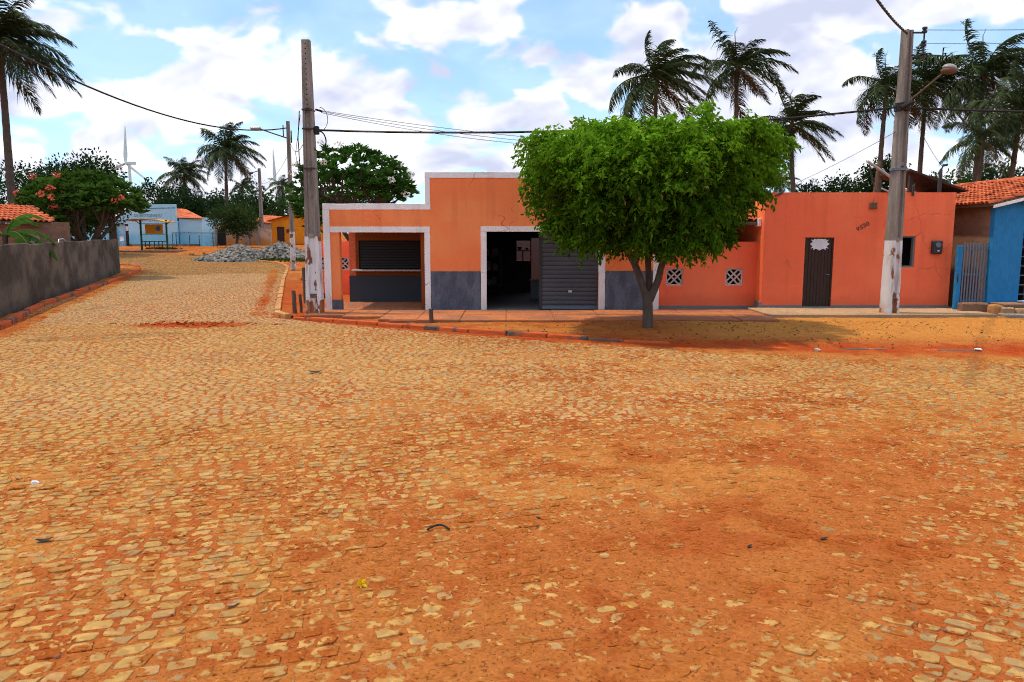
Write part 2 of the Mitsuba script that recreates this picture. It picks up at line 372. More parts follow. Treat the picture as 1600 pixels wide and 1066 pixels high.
# ---------------------------------------------------------------- ground, road and its stones
def sheet(xs, ys, zf, keep=None):
    X, Y = np.meshgrid(xs, ys)
    v = np.stack([X.ravel(), Y.ravel(), zf(X.ravel(), Y.ravel())], 1)
    n = len(xs)
    i, j = np.meshgrid(np.arange(len(ys) - 1), np.arange(n - 1), indexing='ij')
    q = np.stack([i * n + j, i * n + j + 1, (i + 1) * n + j + 1, (i + 1) * n + j], -1).reshape(-1, 4)
    if keep is not None:
        c = v[q].mean(1)
        q = q[keep(c[:, 0], c[:, 1])]
        used = np.unique(q)
        m = np.zeros(len(v), int)
        m[used] = np.arange(len(used))
        v, q = v[used], m[q]
    return v, tri(q)


def inside(poly):
    shapely.prepare(poly)
    return lambda x, y: shapely.contains_xy(poly, x, y)


gx = np.concatenate([-np.geomspace(3000, 40, 26), np.arange(-36, 37, 2.0), np.geomspace(40, 3000, 26)])
gy = np.concatenate([-np.geomspace(2000, 30, 14), np.arange(-26, 120, 2.0), np.geomspace(122, 5000, 30)])
structure('ground', MB().add(*sheet(gx, gy, lambda x, y: tz(y) - 0.07)), 'sand', True, 'sandy ground of the village')

KERB_FRONT = [(x, kerb_y(x)) for x in np.linspace(-6.3, 20, 60)]
KERB_RIGHT = [(-6.47, 21.4), (-7.6, 25.4), (-9.3, 31.5), (-11.4, 39.0), (-13.3, 46.2), (-14.2, 49.6), (-15.44, 52.5), (-18.0, 55.2), (-22.0, 58.5), (-24.6, 60.3), (-27.94, 62.35), (-36.0, 65.0), (-60.0, 68.0)]
KERB_LEFT = [(-34.0, 13.4), (-15.0, 14.8), (-12.9, 16.0), (-12.25, 17.4), (-12.4, 18.7), (-14.94, 24.6), (-18.6, 35.7), (-22.4, 46.85), (-23.6, 49.6), (-24.9, 51.0), (-27.0, 51.6), (-60.0, 52.5)]
ROAD = Polygon([(-34, -6), (20, -6)] + KERB_FRONT[::-1] + KERB_RIGHT + KERB_LEFT[::-1])
in_road = inside(ROAD.buffer(0.1))


def bed(x, y):
    s = np.clip(sand_amount(x, y, np.exp), 0, 1.1)
    p = np.stack([x, y, x * 0], 1)
    return tz(y) - 0.0065 + 0.0085 * np.clip((s - 0.36) / 0.36, 0, 1.4) + 0.006 * (meshkit.fbm(p * 1.6, 3, 5) - 0.5) + 0.012 * (meshkit.fbm(p * 12, 2, 6) - 0.5)


a = MB()
v0, f0 = sheet(np.arange(-6.2, 6.21, 0.03), np.arange(3.2, 9.01, 0.03), bed)
a.add(v0, f0)
a.add(*sheet(np.arange(-16, 20, 0.10), np.arange(8.98, 22, 0.10), bed, in_road))
a.add(*sheet(np.arange(-16, 20, 0.4), np.arange(-6, 9.2, 0.4), lambda x, y: bed(x, y) - 0.012, lambda x, y: ~((np.abs(x) < 5.9) & (y > 3.4) & (y < 8.8))))
a.add(*sheet(np.arange(-60, -5, 0.35), np.arange(21.9, 69, 0.35), bed, in_road))
a.add(*sheet(np.arange(-36, -15.9, 0.4), np.arange(-6, 22, 0.4), bed, in_road))
structure('road', a, 'sand', True, 'cobbled village road half buried in red sand')

rs = np.random.default_rng(7)
TONES = np.array([(0.45, 0.29, 0.105), (0.53, 0.38, 0.155), (0.31, 0.245, 0.145), (0.44, 0.225, 0.052), (0.50, 0.33, 0.175), (0.38, 0.25, 0.10), (0.26, 0.215, 0.15)])
TONES = (0.62 * TONES + 0.38 * TONES[:6].mean(0)) * [0.86, 0.79, 0.70]


def tone(x, y):
    w = np.array([3, 2.0, 0.6, 1.6, 1.2, 2, 0.08])
    if x < -3 and y > 7:
        w = np.array([3, 1.5, .3, 3.5, 1.5, 2, 0.1])
    if x > 2 + 0.25 * y and y > 7 or (x > 1.8 and y < 6):
        w = np.array([2, 1.5, 4, .7, .5, 3, 1.2])
    if -7 < x < 5 and y > 9.5:
        w = np.array([2, 2.5, .5, .5, 5, 1.2, 0.1])
    if y > 21:
        w = np.array([1, 3.5, 1.2, .3, 5, 1, 0.4])
    if y > 45 or ((x + 9.2) / 1.5) ** 2 + ((y - 17.4 - 0.4 * (x + 9.2)) / 0.6) ** 2 < 1 or ((x + 19.5) / 2.2) ** 2 + ((y - 44.5) / 1.6) ** 2 < 1:
        return TONES[rs.choice([2, 6, 5, 4])] * rs.uniform(0.62, 0.95) * [0.92, 1, 1.15]
    t = TONES[rs.choice(7, p=w / w.sum())]
    if y > 20:
        t = 0.45 * t + 0.55 * np.array([0.41, 0.325, 0.225])
    elif y > 9.5 and x < 4:
        t = 0.65 * t + 0.35 * np.array([0.42, 0.31, 0.18])
    return t * rs.uniform(0.86, 1.12)


SEAM_A = (np.array([0.15, 3.2]), np.array([0.485, 0.875]))          # the line where the two beds of courses meet
SEAM_C = (np.array([-11.06, 16.7]), np.array([5.26, 2.84]) / math.hypot(5.26, 2.84))  # where the side street begins


def side(seam, x, y):
    (px, py), (dx, dy) = seam
    return (x - px) * dy - (y - py) * dx


def family(x, y):
    if side(SEAM_C, x, y) < -0.05 and x < -5.2:
        return 2
    return 1 if side(SEAM_A, x, y) > 0 else 0


def wrap(fam, u, v):
    """Course coordinates (along, across) to the ground; courses bend a little."""
    if fam == 0:
        ang, v = 0.30, v + 0.30 * math.sin(u * 0.33 + 1.0) + 0.10 * math.sin(u * 1.1 + v * 0.5)
    elif fam == 1:
        ang, v = -0.52, v + 0.22 * math.sin(u * 0.4) + 0.08 * math.sin(u * 1.3 + v)
    else:
        ang, v = 0.343, v + 0.30 * abs(u - 0.35 * math.sin(v * 0.12)) - 0.1 * math.sin(u)
    c, s = math.cos(ang), math.sin(ang)
    return (-9.0 if fam == 2 else 0) + u * c - v * s, (20.0 if fam == 2 else 0) + u * s + v * c, ang


def stone(x, y, ln, wd, ang, near):
    n = 12 if near else (8 if y < 14 else 6)
    k = np.arange(n) * 2 * np.pi / n + np.pi / n * (0.4 if near else 1) + rs.uniform(-0.1, 0.1)
    e = rs.uniform(0.22, 0.60)
    o = np.stack([np.sign(np.cos(k)) * np.abs(np.cos(k)) ** e * ln / 2, np.sign(np.sin(k)) * np.abs(np.sin(k)) ** e * wd / 2], 1)
    sk = rs.normal(0.12, 0.24)
    o[:, 0] += o[:, 1] * sk
    o *= rs.uniform(0.84, 1.06, (n, 1))
    a = ang + rs.normal(0, 0.045)
    c, s = math.cos(a), math.sin(a)
    o = o @ np.array([[c, s], [-s, c]])
    top = rs.normal(0, 0.0027)
    tx, ty = rs.normal(0, 0.025, 2)
    z0 = float(tz(y)) + top
    rings = [(1.0, -0.06), (0.99, -0.005), (0.95, -0.001), (0.5, 0.001)] if near else [(1.0, -0.05), (0.97, -0.006), (0.86, 0.0)]
    vs = []
    for sc, dz in rings:
        q = o * sc
        z = z0 + dz + (q @ np.array([tx, ty]))
        if near and dz > -0.02:
            z = z + rs.normal(0, 0.0022, n)
        vs.append(np.column_stack([x + q[:, 0], y + q[:, 1], z]))
    vs.append([[x, y, z0 + 0.002]])
    v = np.vstack(vs)
    i = np.arange(n)
    f = []
    for r in range(len(rings) - 1):
        f.append(np.stack([r * n + i, r * n + (i + 1) % n, (r + 1) * n + (i + 1) % n, (r + 1) * n + i], 1))
    f = tri(np.vstack(f))
    b = (len(rings) - 1) * n
    return v, np.vstack([f, np.stack([b + i, b + (i + 1) % n, i * 0 + len(v) - 1], 1)])


ROAD_IN = ROAD.buffer(-0.12)
spots = []
for fam, (ur, vr) in enumerate([((-19, 19), (-2, 26)), ((-8, 22), (0, 22)), ((-9, 6), (-3.5, 50))]):
    v = vr[0]
    while v < vr[1]:
        wd = rs.uniform(0.105, 0.145)
        u = ur[0] + rs.uniform(0, 0.15)
        while u < ur[1]:
            ln = rs.uniform(0.11, 0.21)
            x, y, ang = wrap(fam, u + ln / 2, v + wd / 2)
            if 3.15 < y and family(x, y) == fam and abs(x) < 0.92 * y + 2.6 and rs.random() > 0.02:
                spots.append((x, y, ln - rs.uniform(0.012, 0.03), wd - rs.uniform(0.012, 0.026), ang))
            u += ln
        v += wd
sp = np.array(spots)
sp = sp[shapely.contains_xy(ROAD_IN, sp[:, 0], sp[:, 1])]
sp = sp[sand_amount(sp[:, 0], sp[:, 1], np.exp) < 1.15]
sp = sp[np.argsort(sp[:, 1] + 0.15 * np.abs(sp[:, 0]))]
vis = (np.abs(sp[:, 0]) < 0.69 * sp[:, 1] + 0.1) & (sp[:, 1] > 3.7) & (sand_amount(sp[:, 0], sp[:, 1], np.exp) < 0.98)
field, done = MB(), 0
for (x, y, ln, wd, ang), ok in zip(sp, vis):
    near = y < 8.5
    g = stone(x, y, ln, wd, ang, near)
    if ok and done < 300:
        part('road', 'cobble', MB().add(*g, tone(x, y)), 'cobble', True)
        done += 1
    else:
        field.add(*g, tone(x, y))
part('road', 'cobblestone_field', field, 'cobble', False, 'the many smaller cobbles farther up the road', True)

# soil strip between the kerb and the pavement, verges beside the street
def soil_z(x, y):
    p = np.stack([x, y, x * 0], 1)
    t = np.clip((y - kerb_y(x)) / 3.2, 0, 1)
    e = np.where(x > 1.2, -0.035 + 0.08 * np.clip((y - kerb_y(x) + 0.35) / 0.7, 0, 1), 0.045)
    return e + 0.075 * t + 0.05 * (meshkit.fbm(p * 0.9, 3, 3) - 0.5) + 0.025 * (meshkit.fbm(p * 6, 3, 4) - 0.5)


strip = Polygon([(x, kerb_y(x) + (0.05 if x < 2 else -0.35)) for x in np.linspace(-5.6, 20, 60)] + [(20, 24.5), (12.6, 24.5), (12.6, 22.0), (-5.2, 22.0), (-5.7, 21.4)])
structure('soil_strip', MB().add(*sheet(np.arange(-6, 20, 0.09), np.arange(14, 24.5, 0.09), soil_z, inside(strip))), 'sand', True, 'strip of yellow sandy soil along the kerb')
verge = Polygon(KERB_RIGHT[:10] + [(-15, 75), (-2, 75), (-2, 26.0), (-4.5, 22.2), (-5.6, 21.2)])
vz = lambda x, y: tz(y) + 0.06 + 0.06 * (meshkit.fbm(np.stack([x, y, x * 0], 1) * 1.2, 3, 8) - 0.5)
structure('verge', MB().add(*sheet(np.arange(-24, -2, 0.25), np.arange(20.5, 75, 0.25), vz, inside(verge))), 'sand', True, 'red earth verge between the street and the shop')
lverge = Polygon(KERB_LEFT + [(-60, 45.5), (-22.9, 45.5), (-14.2, 19.5), (-14.5, 17), (-34, 15.5)])
structure('verge', MB().add(*sheet(np.arange(-60, -11, 0.2), np.arange(13, 53, 0.2), vz, inside(lverge))), 'sand', True, 'narrow earth verge below the grey wall')


def kerb_run(name, pts, step, w, h, bsdf, label, seed, drop=0.0, zf=None):
    r = np.random.default_rng(seed)
    line = LineString(pts)
    key = key_for(name)
    labels[key] = {'kind': 'structure', 'label': label}
    s, first = 0.0, True
    while s < line.length - 0.2:
        ln = step * r.uniform(0.75, 1.2)
        e = min(s + ln, line.length)
        a, b = np.array(line.interpolate(s + 0.012).coords[0]), np.array(line.interpolate(e - 0.012).coords[0])
        s = e
        d = (b - a) / np.linalg.norm(b - a)
        n = np.array([-d[1], d[0]])
        z = float(tz(a[1])) + (zf(a[0]) if zf else 0) + r.normal(0, 0.012)
        if r.random() < drop and a[0] > 1.4:
            continue
        mb = MB().box(0, np.linalg.norm(b - a), -w / 2, w / 2, -0.12, h, 0.02)
        v, f = rough(mb.get(), 0.16, 0.014, 7.0, int(s * 10) % 97)
        v = np.column_stack([a[0] + v[:, 0] * d[0] + v[:, 1] * n[0], a[1] + v[:, 0] * d[1] + v[:, 1] * n[1], v[:, 2] + z])
        m = MB().add(v, f)
        if first:
            m.build(key, bsdf, 40)
            first = False
        else:
            part(key, 'kerb_stone', m, bsdf, 40)


kerb_run('kerb', [(x, kerb_y(x) + 0.05) for x in np.linspace(-5.9, 15.5, 70)], 0.85, 0.16, 0.105, 'kerb_paint', 'low red painted kerb, broken and sunk in sand towards the tree', 3, 0.3, lambda x: -0.085 * float(np.clip((x - 0.6) / 2.2, 0, 1)))
kerb_run('kerb', [(-6.1, 21.2)] + KERB_RIGHT[0:10], 0.9, 0.18, 0.13, 'yellow_kerb', 'yellowish kerb of the side street beside the wooden stumps', 4)
kerb_run('kerb', KERB_LEFT[1:11], 0.9, 0.20, 0.13, 'kerb_paint', 'orange kerb below the grey wall', 5)

# pavement slabs in front of the shop
r = np.random.default_rng(12)
key = key_for('sidewalk')
labels[key] = {'kind': 'structure', 'label': 'raised pavement of large concrete slabs before the shop'}
MB().box(-3.1, 6.75, 19.62, 25.0, -0.08, 0.125).box(-5.5, -3.11, 21.3, 25.0, -0.08, 0.126).build(key, 'paving_concrete')
x = -5.55
while x < 6.7:
    w = min(r.uniform(1.0, 1.25), 6.75 - x)
    fy = max(19.5, kerb_y(x) + 0.32)
    for y0, y1 in ((min(fy, 20.7), 20.86), (max(20.88, fy), 22.13)):
        part(key, 'slab', MB().box(x + 0.008, x + w - 0.008, y0 + r.uniform(0, 0.02), y1, 0.02, 0.15 + r.normal(0, 0.003), 0.012), 'paving_concrete')
    x += w

# ---------------------------------------------------------------- buildings: shared builders
def lattice(parent, x0, x1, z0, z1, y, deep=0.09):
    """A square breeze block: a frame and crossing diagonal bars, dark space behind."""
    t = 0.035
    fr = MB()
    fr.box(x0, x1, y, y + deep, z1 - t, z1).box(x0, x1, y, y + deep, z0, z0 + t)
    fr.box(x0, x0 + t, y, y + deep, z0 + t, z1 - t).box(x1 - t, x1, y, y + deep, z0 + t, z1 - t)
    k = part(parent, 'breeze_block', fr, 'lattice_cement')
    cx, cz, h = (x0 + x1) / 2, (z0 + z1) / 2, (x1 - x0) / 2 - t
    box = shapely.box(cx - h, cz - h, cx + h, cz + h)
    for i, (sgn, off) in enumerate([(1, -0.085), (1, 0.085), (-1, -0.085), (-1, 0.085), (1, -0.36), (1, 0.36), (-1, -0.36), (-1, 0.36)]):
        o = off * (x1 - x0) / 0.5 * 1.0
        ln = LineString([(cx - 1, cz - sgn + o), (cx + 1, cz + sgn + o)]).buffer(0.019, cap_style=2).intersection(box)
        if ln.is_empty:
            continue
        e = 0.003 * (sgn < 0)
        part(k, 'lattice_bar', MB().add(*extrude_xz(ln, y + 0.012 + e, y + deep - 0.012 - e)), 'lattice_cement')


def slats(parent, x0, x1, z0, z1, y, pitch, bsdf='shutter_metal'):
    n = int(round((z1 - z0) / pitch))
    p = (z1 - z0) / n
    for i in range(n):
        a = z0 + i * p
        prof = [(a + 0.004, 0.0), (a + p * 0.18, -0.012), (a + p * 0.5, -0.019), (a + p * 0.82, -0.012), (a + p - 0.004, 0.0)]
        v = [[x, y + d, z] for x in (x0, x1) for z, d in prof] + [[x, y + 0.012, z] for x in (x0, x1) for z, d in prof]
        f = []
        for q in range(4):
            f += [[q, 5 + q, 6 + q, q + 1], [10 + q, 11 + q, 16 + q, 15 + q]]
        f += [[0, 10, 15, 5], [4, 9, 19, 14]]
        part(parent, 'slat', MB().add(v, f), bsdf)


def text_on_wall(parent, name, text, x, y, z, h, bsdf, rot=0.0, bold=False):
    m = meshkit.text_mesh(text, h, 0.012, bold)
    v = np.array(m.vertices)
    c, s = math.cos(rot), math.sin(rot)
    return part(parent, name, MB().add(np.stack([x + v[:, 0] * c - v[:, 1] * s, y - v[:, 2], z + v[:, 0] * s + v[:, 1] * c], 1), np.array(m.faces)), bsdf)


def tiles_on(parent, org, du, dv, nu, nv, wu, lv, bsdf='roof_tile', limit=300, seed=1, hip=0):
    """Barrel tiles on a plane: columns along du (tile width wu), courses up dv (length lv). The first LIMIT are parts, the rest one part."""
    r = np.random.default_rng(seed)
    org, du, dv = (np.asarray(q, float) for q in (org, du, dv))
    nn = np.cross(du, dv)
    nn /= np.linalg.norm(nn)
    if nn[2] < 0:
        nn = -nn
    a = np.linspace(0, math.pi, 6)
    rest, done = MB(), 0
    for i in range(nu):
        for j in range(nv if not hip else min(nv, int(1.5 + (nu - i - 1) * wu * hip / lv))):
            w0, w1 = wu * 0.52, wu * 0.44
            up, tl = r.normal(0, 0.006), r.normal(0, 0.012)
            v = []
            for s, w in ((0.0, w0), (1.0, w1)):
                q = j * lv + s * lv * 1.12
                for d in (0.0, -0.018):
                    for k in a:
                        v.append(org + du * ((i + 0.5) * wu + (w + d) * math.cos(k) + tl * s) + dv * q + nn * ((w + d) * 0.75 * math.sin(k) + 0.028 * (1 - s) + 0.01 + up))
            f = []
            for k in range(5):
                f += [[k, k + 1, 13 + k, 12 + k], [6 + k, 18 + k, 19 + k, 7 + k], [k, 6 + k, 7 + k, k + 1]]
            if done < limit:
                part(parent, 'tile', MB().add(v, f), bsdf, 50)
                done += 1
            else:
                rest.add(v, f)
    if rest.n:
        part(parent, 'tile_field', rest, bsdf, False, None, True)


# ---------------------------------------------------------------- the orange shop
F = 22.2
shop = thing('corner_shop', 'orange shop with white trim, grey dado and stepped parapet behind the round street tree', 'building')
wall = Polygon([(-5.29, 0.1), (-5.29, 3.09), (-2.43, 3.12), (-2.43, 3.97), (4.16, 3.97), (4.16, 0.1)])
wall = wall.difference(rect(-5.13, -2.47, 0.0, 2.33)).difference(rect(-0.72, 2.46, 0.0, 2.35)).difference(rect(-5.4, -5.13, 0, 2.33))
w = part(shop, 'wall', MB().add(*extrude_xz(wall, F, F + 0.2)), 'orange_plaster')
b = MB()
b.box(-5.2, -5.0, 25.1, 31.0, 0.1, 3.0).box(4.0, 4.16, F + 0.2, 31.0, 0.1, 3.6)
bk = rect(-5.0, 4.0, 0.1, 3.0).difference(rect(0.17, 0.66, 1.31, 2.04)).difference(rect(0.70, 1.02, 0.15, 2.14))
b.add(*extrude_xz(bk, 28.6, 28.8))
part(shop, 'rear_wall', b, 'red_orange_plaster', label='rear and side walls in darker orange')
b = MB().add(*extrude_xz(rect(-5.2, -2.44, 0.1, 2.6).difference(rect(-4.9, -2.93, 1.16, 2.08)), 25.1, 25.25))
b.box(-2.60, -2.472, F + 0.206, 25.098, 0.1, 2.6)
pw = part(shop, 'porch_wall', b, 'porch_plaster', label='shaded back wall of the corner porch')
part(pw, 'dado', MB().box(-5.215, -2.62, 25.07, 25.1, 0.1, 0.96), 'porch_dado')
sh = part(shop, 'counter_shutter', MB().box(-4.9, -2.93, 25.22, 25.3, 1.16, 2.08), 'room_dark', label='closed roller shutter of the serving hatch')
slats(sh, -4.88, -2.95, 1.18, 2.06, 25.17, 0.088, 'hatch_metal')
part(shop, 'counter_shelf', MB().box(-5.1, -2.7, 24.86, 25.1, 1.11, 1.155, 0.01), 'lattice_cement', label='narrow serving shelf under the hatch')
b = worn([(-5.31, -2.29, F - 0.025, F + 0.24, 2.96, 3.125, 0.008),
          (-2.435, -2.295, F - 0.024, F + 0.22, 3.126, 3.83, 0.006),
          (-2.437, 4.18, F - 0.025, F + 0.24, 3.832, 4.0, 0.008),
          (-5.312, -5.13, F - 0.026, F + 0.205, 0.1, 2.957, 0.006),
          (-5.128, -2.312, F - 0.022, F + 0.1, 2.33, 2.49, 0.006),
          (-2.47, -2.31, F - 0.023, F + 0.205, 0.1, 2.328, 0.006),
          (-0.88, 2.64, F - 0.025, F + 0.15, 2.35, 2.50, 0.006),
          (-0.88, -0.72, F - 0.026, F + 0.205, 0.1, 2.348, 0.006),
          (2.46, 2.64, F - 0.026, F + 0.205, 0.1, 2.348, 0.006),
          (4.0, 4.175, F - 0.024, F + 0.21, 0.1, 3.83, 0.006)])
part(shop, 'trim', b, 'white_trim', 40)
part(shop, 'dado', MB().box(2.642, 3.998, F - 0.012, F + 0.01, 0.1, 1.25), 'grey_dado')
part(shop, 'dado', MB().box(-2.308, -0.882, F - 0.012, F + 0.01, 0.1, 1.24), 'grey_dado', label='rough dark grey band along the foot of the front')
cl = part(shop, 'column', MB().box(-5.128, -4.87, F + 0.02, F + 0.28, 0.42, 2.6, 0.01), 'orange_plaster', label='square orange porch column')
part(cl, 'base', MB().box(-5.134, -4.862, F + 0.012, F + 0.288, 0.1, 0.42, 0.01), 'grey_dado')
b = MB().box(-5.28, -2.43, F + 0.2, 31, 2.6, 2.74).box(-2.43, 4.0, F + 0.2, 28.9, 3.2, 3.34)
part(shop, 'roof', b, 'weathered_concrete')
door = part(shop, 'roller_door', MB().box(0.77, 0.86, F + 0.10, F + 0.2, 0.15, 2.5), 'dark_metal', label='roller door with its one half drawn down')
slats(door, 0.86, 2.455, 0.15, 2.38, F + 0.13, 0.125)
part(door, 'bottom_bar', MB().box(0.865, 2.455, F + 0.085, F + 0.125, 0.155, 0.225, 0.008), 'gate_metal')
part(door, 'lock', MB().box(1.60, 1.72, F + 0.075, F + 0.11, 0.62, 0.70, 0.01), 'galvanised')
part(door, 'box', MB().box(-0.7, 2.46, F + 0.25, F + 0.55, 2.42, 2.8), 'dark_metal')
b = MB().box(-2.6, 4.0, F + 0.2, 28.6, 0.02, 0.15)
part(shop, 'floor', b, 'room_floor', label='dim tiled floor inside the shop')
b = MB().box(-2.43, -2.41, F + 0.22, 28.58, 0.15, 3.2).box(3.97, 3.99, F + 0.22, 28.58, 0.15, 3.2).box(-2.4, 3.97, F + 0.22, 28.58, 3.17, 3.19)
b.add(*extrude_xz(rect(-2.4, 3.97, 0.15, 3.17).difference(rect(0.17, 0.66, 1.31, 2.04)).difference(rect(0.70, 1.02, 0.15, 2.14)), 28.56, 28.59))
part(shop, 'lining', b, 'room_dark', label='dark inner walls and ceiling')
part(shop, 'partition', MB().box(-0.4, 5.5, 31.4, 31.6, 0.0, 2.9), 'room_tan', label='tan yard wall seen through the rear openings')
shelf = thing('window_shelf', 'pale shelf with two bowls in the lit rear window of the shop', 'shelf')
part(shelf, 'board', MB().box(0.17, 0.66, 28.62, 28.78, 1.66, 1.71).box(0.36, 0.42, 28.66, 28.72, 1.31, 1.66), 'shelf_white')
for x in (0.28, 0.54):
    bw = trimesh.creation.revolve(np.array([(0.0, 0.0), (0.05, 0.0), (0.10, 0.10), (0.095, 0.10), (0.045, 0.01), (0.0, 0.01)]), sections=14)
    part(shelf, 'bowl', MB().add(np.array(bw.vertices) * (1 if x < 0.4 else 0.7) + [x, 28.7, 1.71], bw.faces), 'dark_metal', 40)
cnt = thing('shop_counter', 'low grey counter standing inside the open doorway of the shop', 'counter')
part(cnt, 'body', MB().box(0.62, 2.6, 25.9, 26.6, 0.15, 0.72, 0.01), 'grey_plinth')
part(cnt, 'top', MB().box(0.58, 2.64, 25.86, 26.64, 0.722, 0.77, 0.01), 'room_floor')
rk = thing('goods_rack', 'dim rack of boxed goods at the back of the shop', 'rack')
for z in (0.5, 1.0, 1.5):
    part(rk, 'shelf', MB().box(-2.3, -0.4, 27.3, 27.7, z, z + 0.03), 'dark_metal')
    for i in range(7):
        r0 = np.random.default_rng(int(z * 10) + i)
        part(rk, 'carton', MB().box(-2.25 + i * 0.26, -2.25 + i * 0.26 + r0.uniform(0.12, 0.24), 27.35, 27.65, z + 0.032, z + 0.032 + r0.uniform(0.12, 0.36), 0.005), ('weathered_concrete', 'room_tan', 'grey_plinth')[i % 3])
for x in (-2.32, -0.4):
    part(rk, 'post', MB().box(x, x + 0.04, 27.3, 27.7, 0.15, 2.0), 'dark_metal')

# ---------------------------------------------------------------- yard walls with breeze blocks
bw = thing('yard_wall', 'red orange yard wall with white breeze blocks behind the porch of the shop', 'wall')
py = rect(-7.45, -5.2, 0.0, 2.02).difference(rect(-6.50, -6.02, 0.96, 1.43)).difference(rect(-7.25, -6.77, 0.96, 1.43))
part(bw, 'panel', MB().add(*extrude_xz(py, 29.0, 29.14)), 'red_orange_plaster')
lattice(bw, -6.50, -6.02, 0.96, 1.43, 29.02)
lattice(bw, -7.25, -6.77, 0.96, 1.43, 29.02)
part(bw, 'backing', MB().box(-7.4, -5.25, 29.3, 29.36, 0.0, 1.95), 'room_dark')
lw = thing('yard_wall', 'red orange wall with two breeze blocks under the tree, between shop and house', 'wall')
py = rect(4.178, 7.1, 0.12, 2.06).difference(rect(4.48, 4.98, 0.8, 1.3)).difference(rect(6.21, 6.71, 0.8, 1.3))
part(lw, 'panel', MB().add(*extrude_xz(py, 22.75, 22.9)), 'red_orange_plaster')
lattice(lw, 4.48, 4.98, 0.8, 1.3, 22.78)
lattice(lw, 6.21, 6.71, 0.8, 1.3, 22.78)
part(lw, 'plinth', MB().box(4.18, 7.085, 22.735, 22.75, 0.1, 0.21), 'grey_plinth')
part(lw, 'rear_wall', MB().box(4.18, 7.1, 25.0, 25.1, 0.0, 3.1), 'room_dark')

# ---------------------------------------------------------------- the orange house
hs = thing('orange_house', 'flat fronted orange house with dark door, house number and small window', 'house')
fr = rect(7.1, 12.43, 0.1, 3.44).difference(rect(8.27, 9.09, 0.0, 2.19)).difference(rect(10.5, 11.38, 1.35, 2.23))
b = MB().add(*extrude_xz(fr, F, F + 0.2))
part(hs, 'wall', b, 'red_orange_plaster')
part(hs, 'side_wall', MB().box(7.1, 7.25, F + 0.2, 30, 0.1, 3.44).box(12.28, 12.43, F + 0.2, 30, 0.1, 3.44).box(7.25, 12.28, 29.85, 30, 0.1, 3.44), 'orange_plaster')
part(hs, 'roof', MB().box(7.25, 12.28, F + 0.2, 29.85, 2.9, 3.05), 'weathered_concrete')
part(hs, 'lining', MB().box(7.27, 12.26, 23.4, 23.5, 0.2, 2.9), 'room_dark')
part(hs, 'plinth', MB().box(7.085, 8.25, F - 0.015, F, 0.1, 0.275).box(9.11, 12.44, F - 0.015, F, 0.1, 0.275).box(7.075, 7.1, F - 0.015, 22.75, 0.1, 0.36), 'grey_plinth')
dr_ = part(hs, 'door', MB().box(8.27, 8.31, F + 0.03, F + 0.1, 0.2, 2.19).box(9.05, 9.09, F + 0.03, F + 0.1, 0.2, 2.19).box(8.31, 9.05, F + 0.03, F + 0.1, 2.15, 2.19), 'dark_wood', label='dark brown plank door with a paper burst on it')
for i in range(8):
    x = 8.312 + i * 0.0923
    part(dr_, 'plank', MB().box(x, x + 0.086, F + 0.05, F + 0.09, 0.21, 2.148, 0.005), 'dark_wood')
part(dr_, 'handle', MB().tube([(9.0, F + 0.03, 1.12), (9.0, F - 0.02, 1.15), (8.9, F - 0.02, 1.15)], 0.012, 6), 'gate_metal')
part(dr_, 'sill', MB().box(8.24, 9.12, F - 0.03, F + 0.04, 0.19, 0.235, 0.008), 'grey_plinth')
k = 24
star = []
for i in range(k):
    t = i / k * 2 * math.pi
    rr = 1.0 if i % 2 == 0 else 0.74
    ex = 0.55
    star.append((8.70 + 0.275 * rr * np.sign(math.cos(t)) * abs(math.cos(t)) ** ex, 2.005 + 0.18 * rr * np.sign(math.sin(t)) * abs(math.sin(t)) ** ex))
nt = thing('paper_sign', 'white starburst paper pinned to the dark door of the orange house', 'sign')
part(nt, 'sheet', MB().add(*extrude_xz(Polygon(star).buffer(0), F + 0.038, F + 0.045)), 'paper_white')
text_on_wall(hs, 'house_number', '9330', 9.72, F, 2.35, 0.112, 'number_metal', 0.52, True)
wf = part(hs, 'window', MB().box(11.34, 11.38, F + 0.03, F + 0.16, 1.35, 2.23).box(10.5, 10.54, F + 0.03, F + 0.16, 1.35, 2.23).box(10.54, 11.34, F + 0.03, F + 0.16, 2.19, 2.23).box(10.54, 11.34, F + 0.03, F + 0.16, 1.35, 1.39), 'grey_plinth', label='small open window, dark inside')
mt = thing('meter_box', 'small dark electricity meter box on the orange house wall', 'meter box')
part(mt, 'case', MB().box(11.82, 12.10, F - 0.13, F, 1.73, 2.10, 0.025), 'dark_metal')
dial = trimesh.creation.cylinder(0.07, 0.03, sections=18)
dv_ = np.array(dial.vertices)
part(mt, 'dial', MB().add(np.stack([11.96 + dv_[:, 0], F - 0.142 + dv_[:, 2], 1.98 - dv_[:, 1]], 1), dial.faces), 'gate_metal', 40)
part(mt, 'seal', MB().box(11.95, 12.0, F - 0.145, F - 0.125, 1.80, 1.84, 0.005), 'paper_white')
st = thing('door_step', 'long low concrete step before the door of the orange house', 'step')
part(st, 'slab', MB().add(*rough(MB().box(6.72, 12.7, 20.3, F - 0.02, -0.05, 0.205, 0.015).get(), 0.4, 0.006, 3.0, 2)), 'step_concrete', 30)
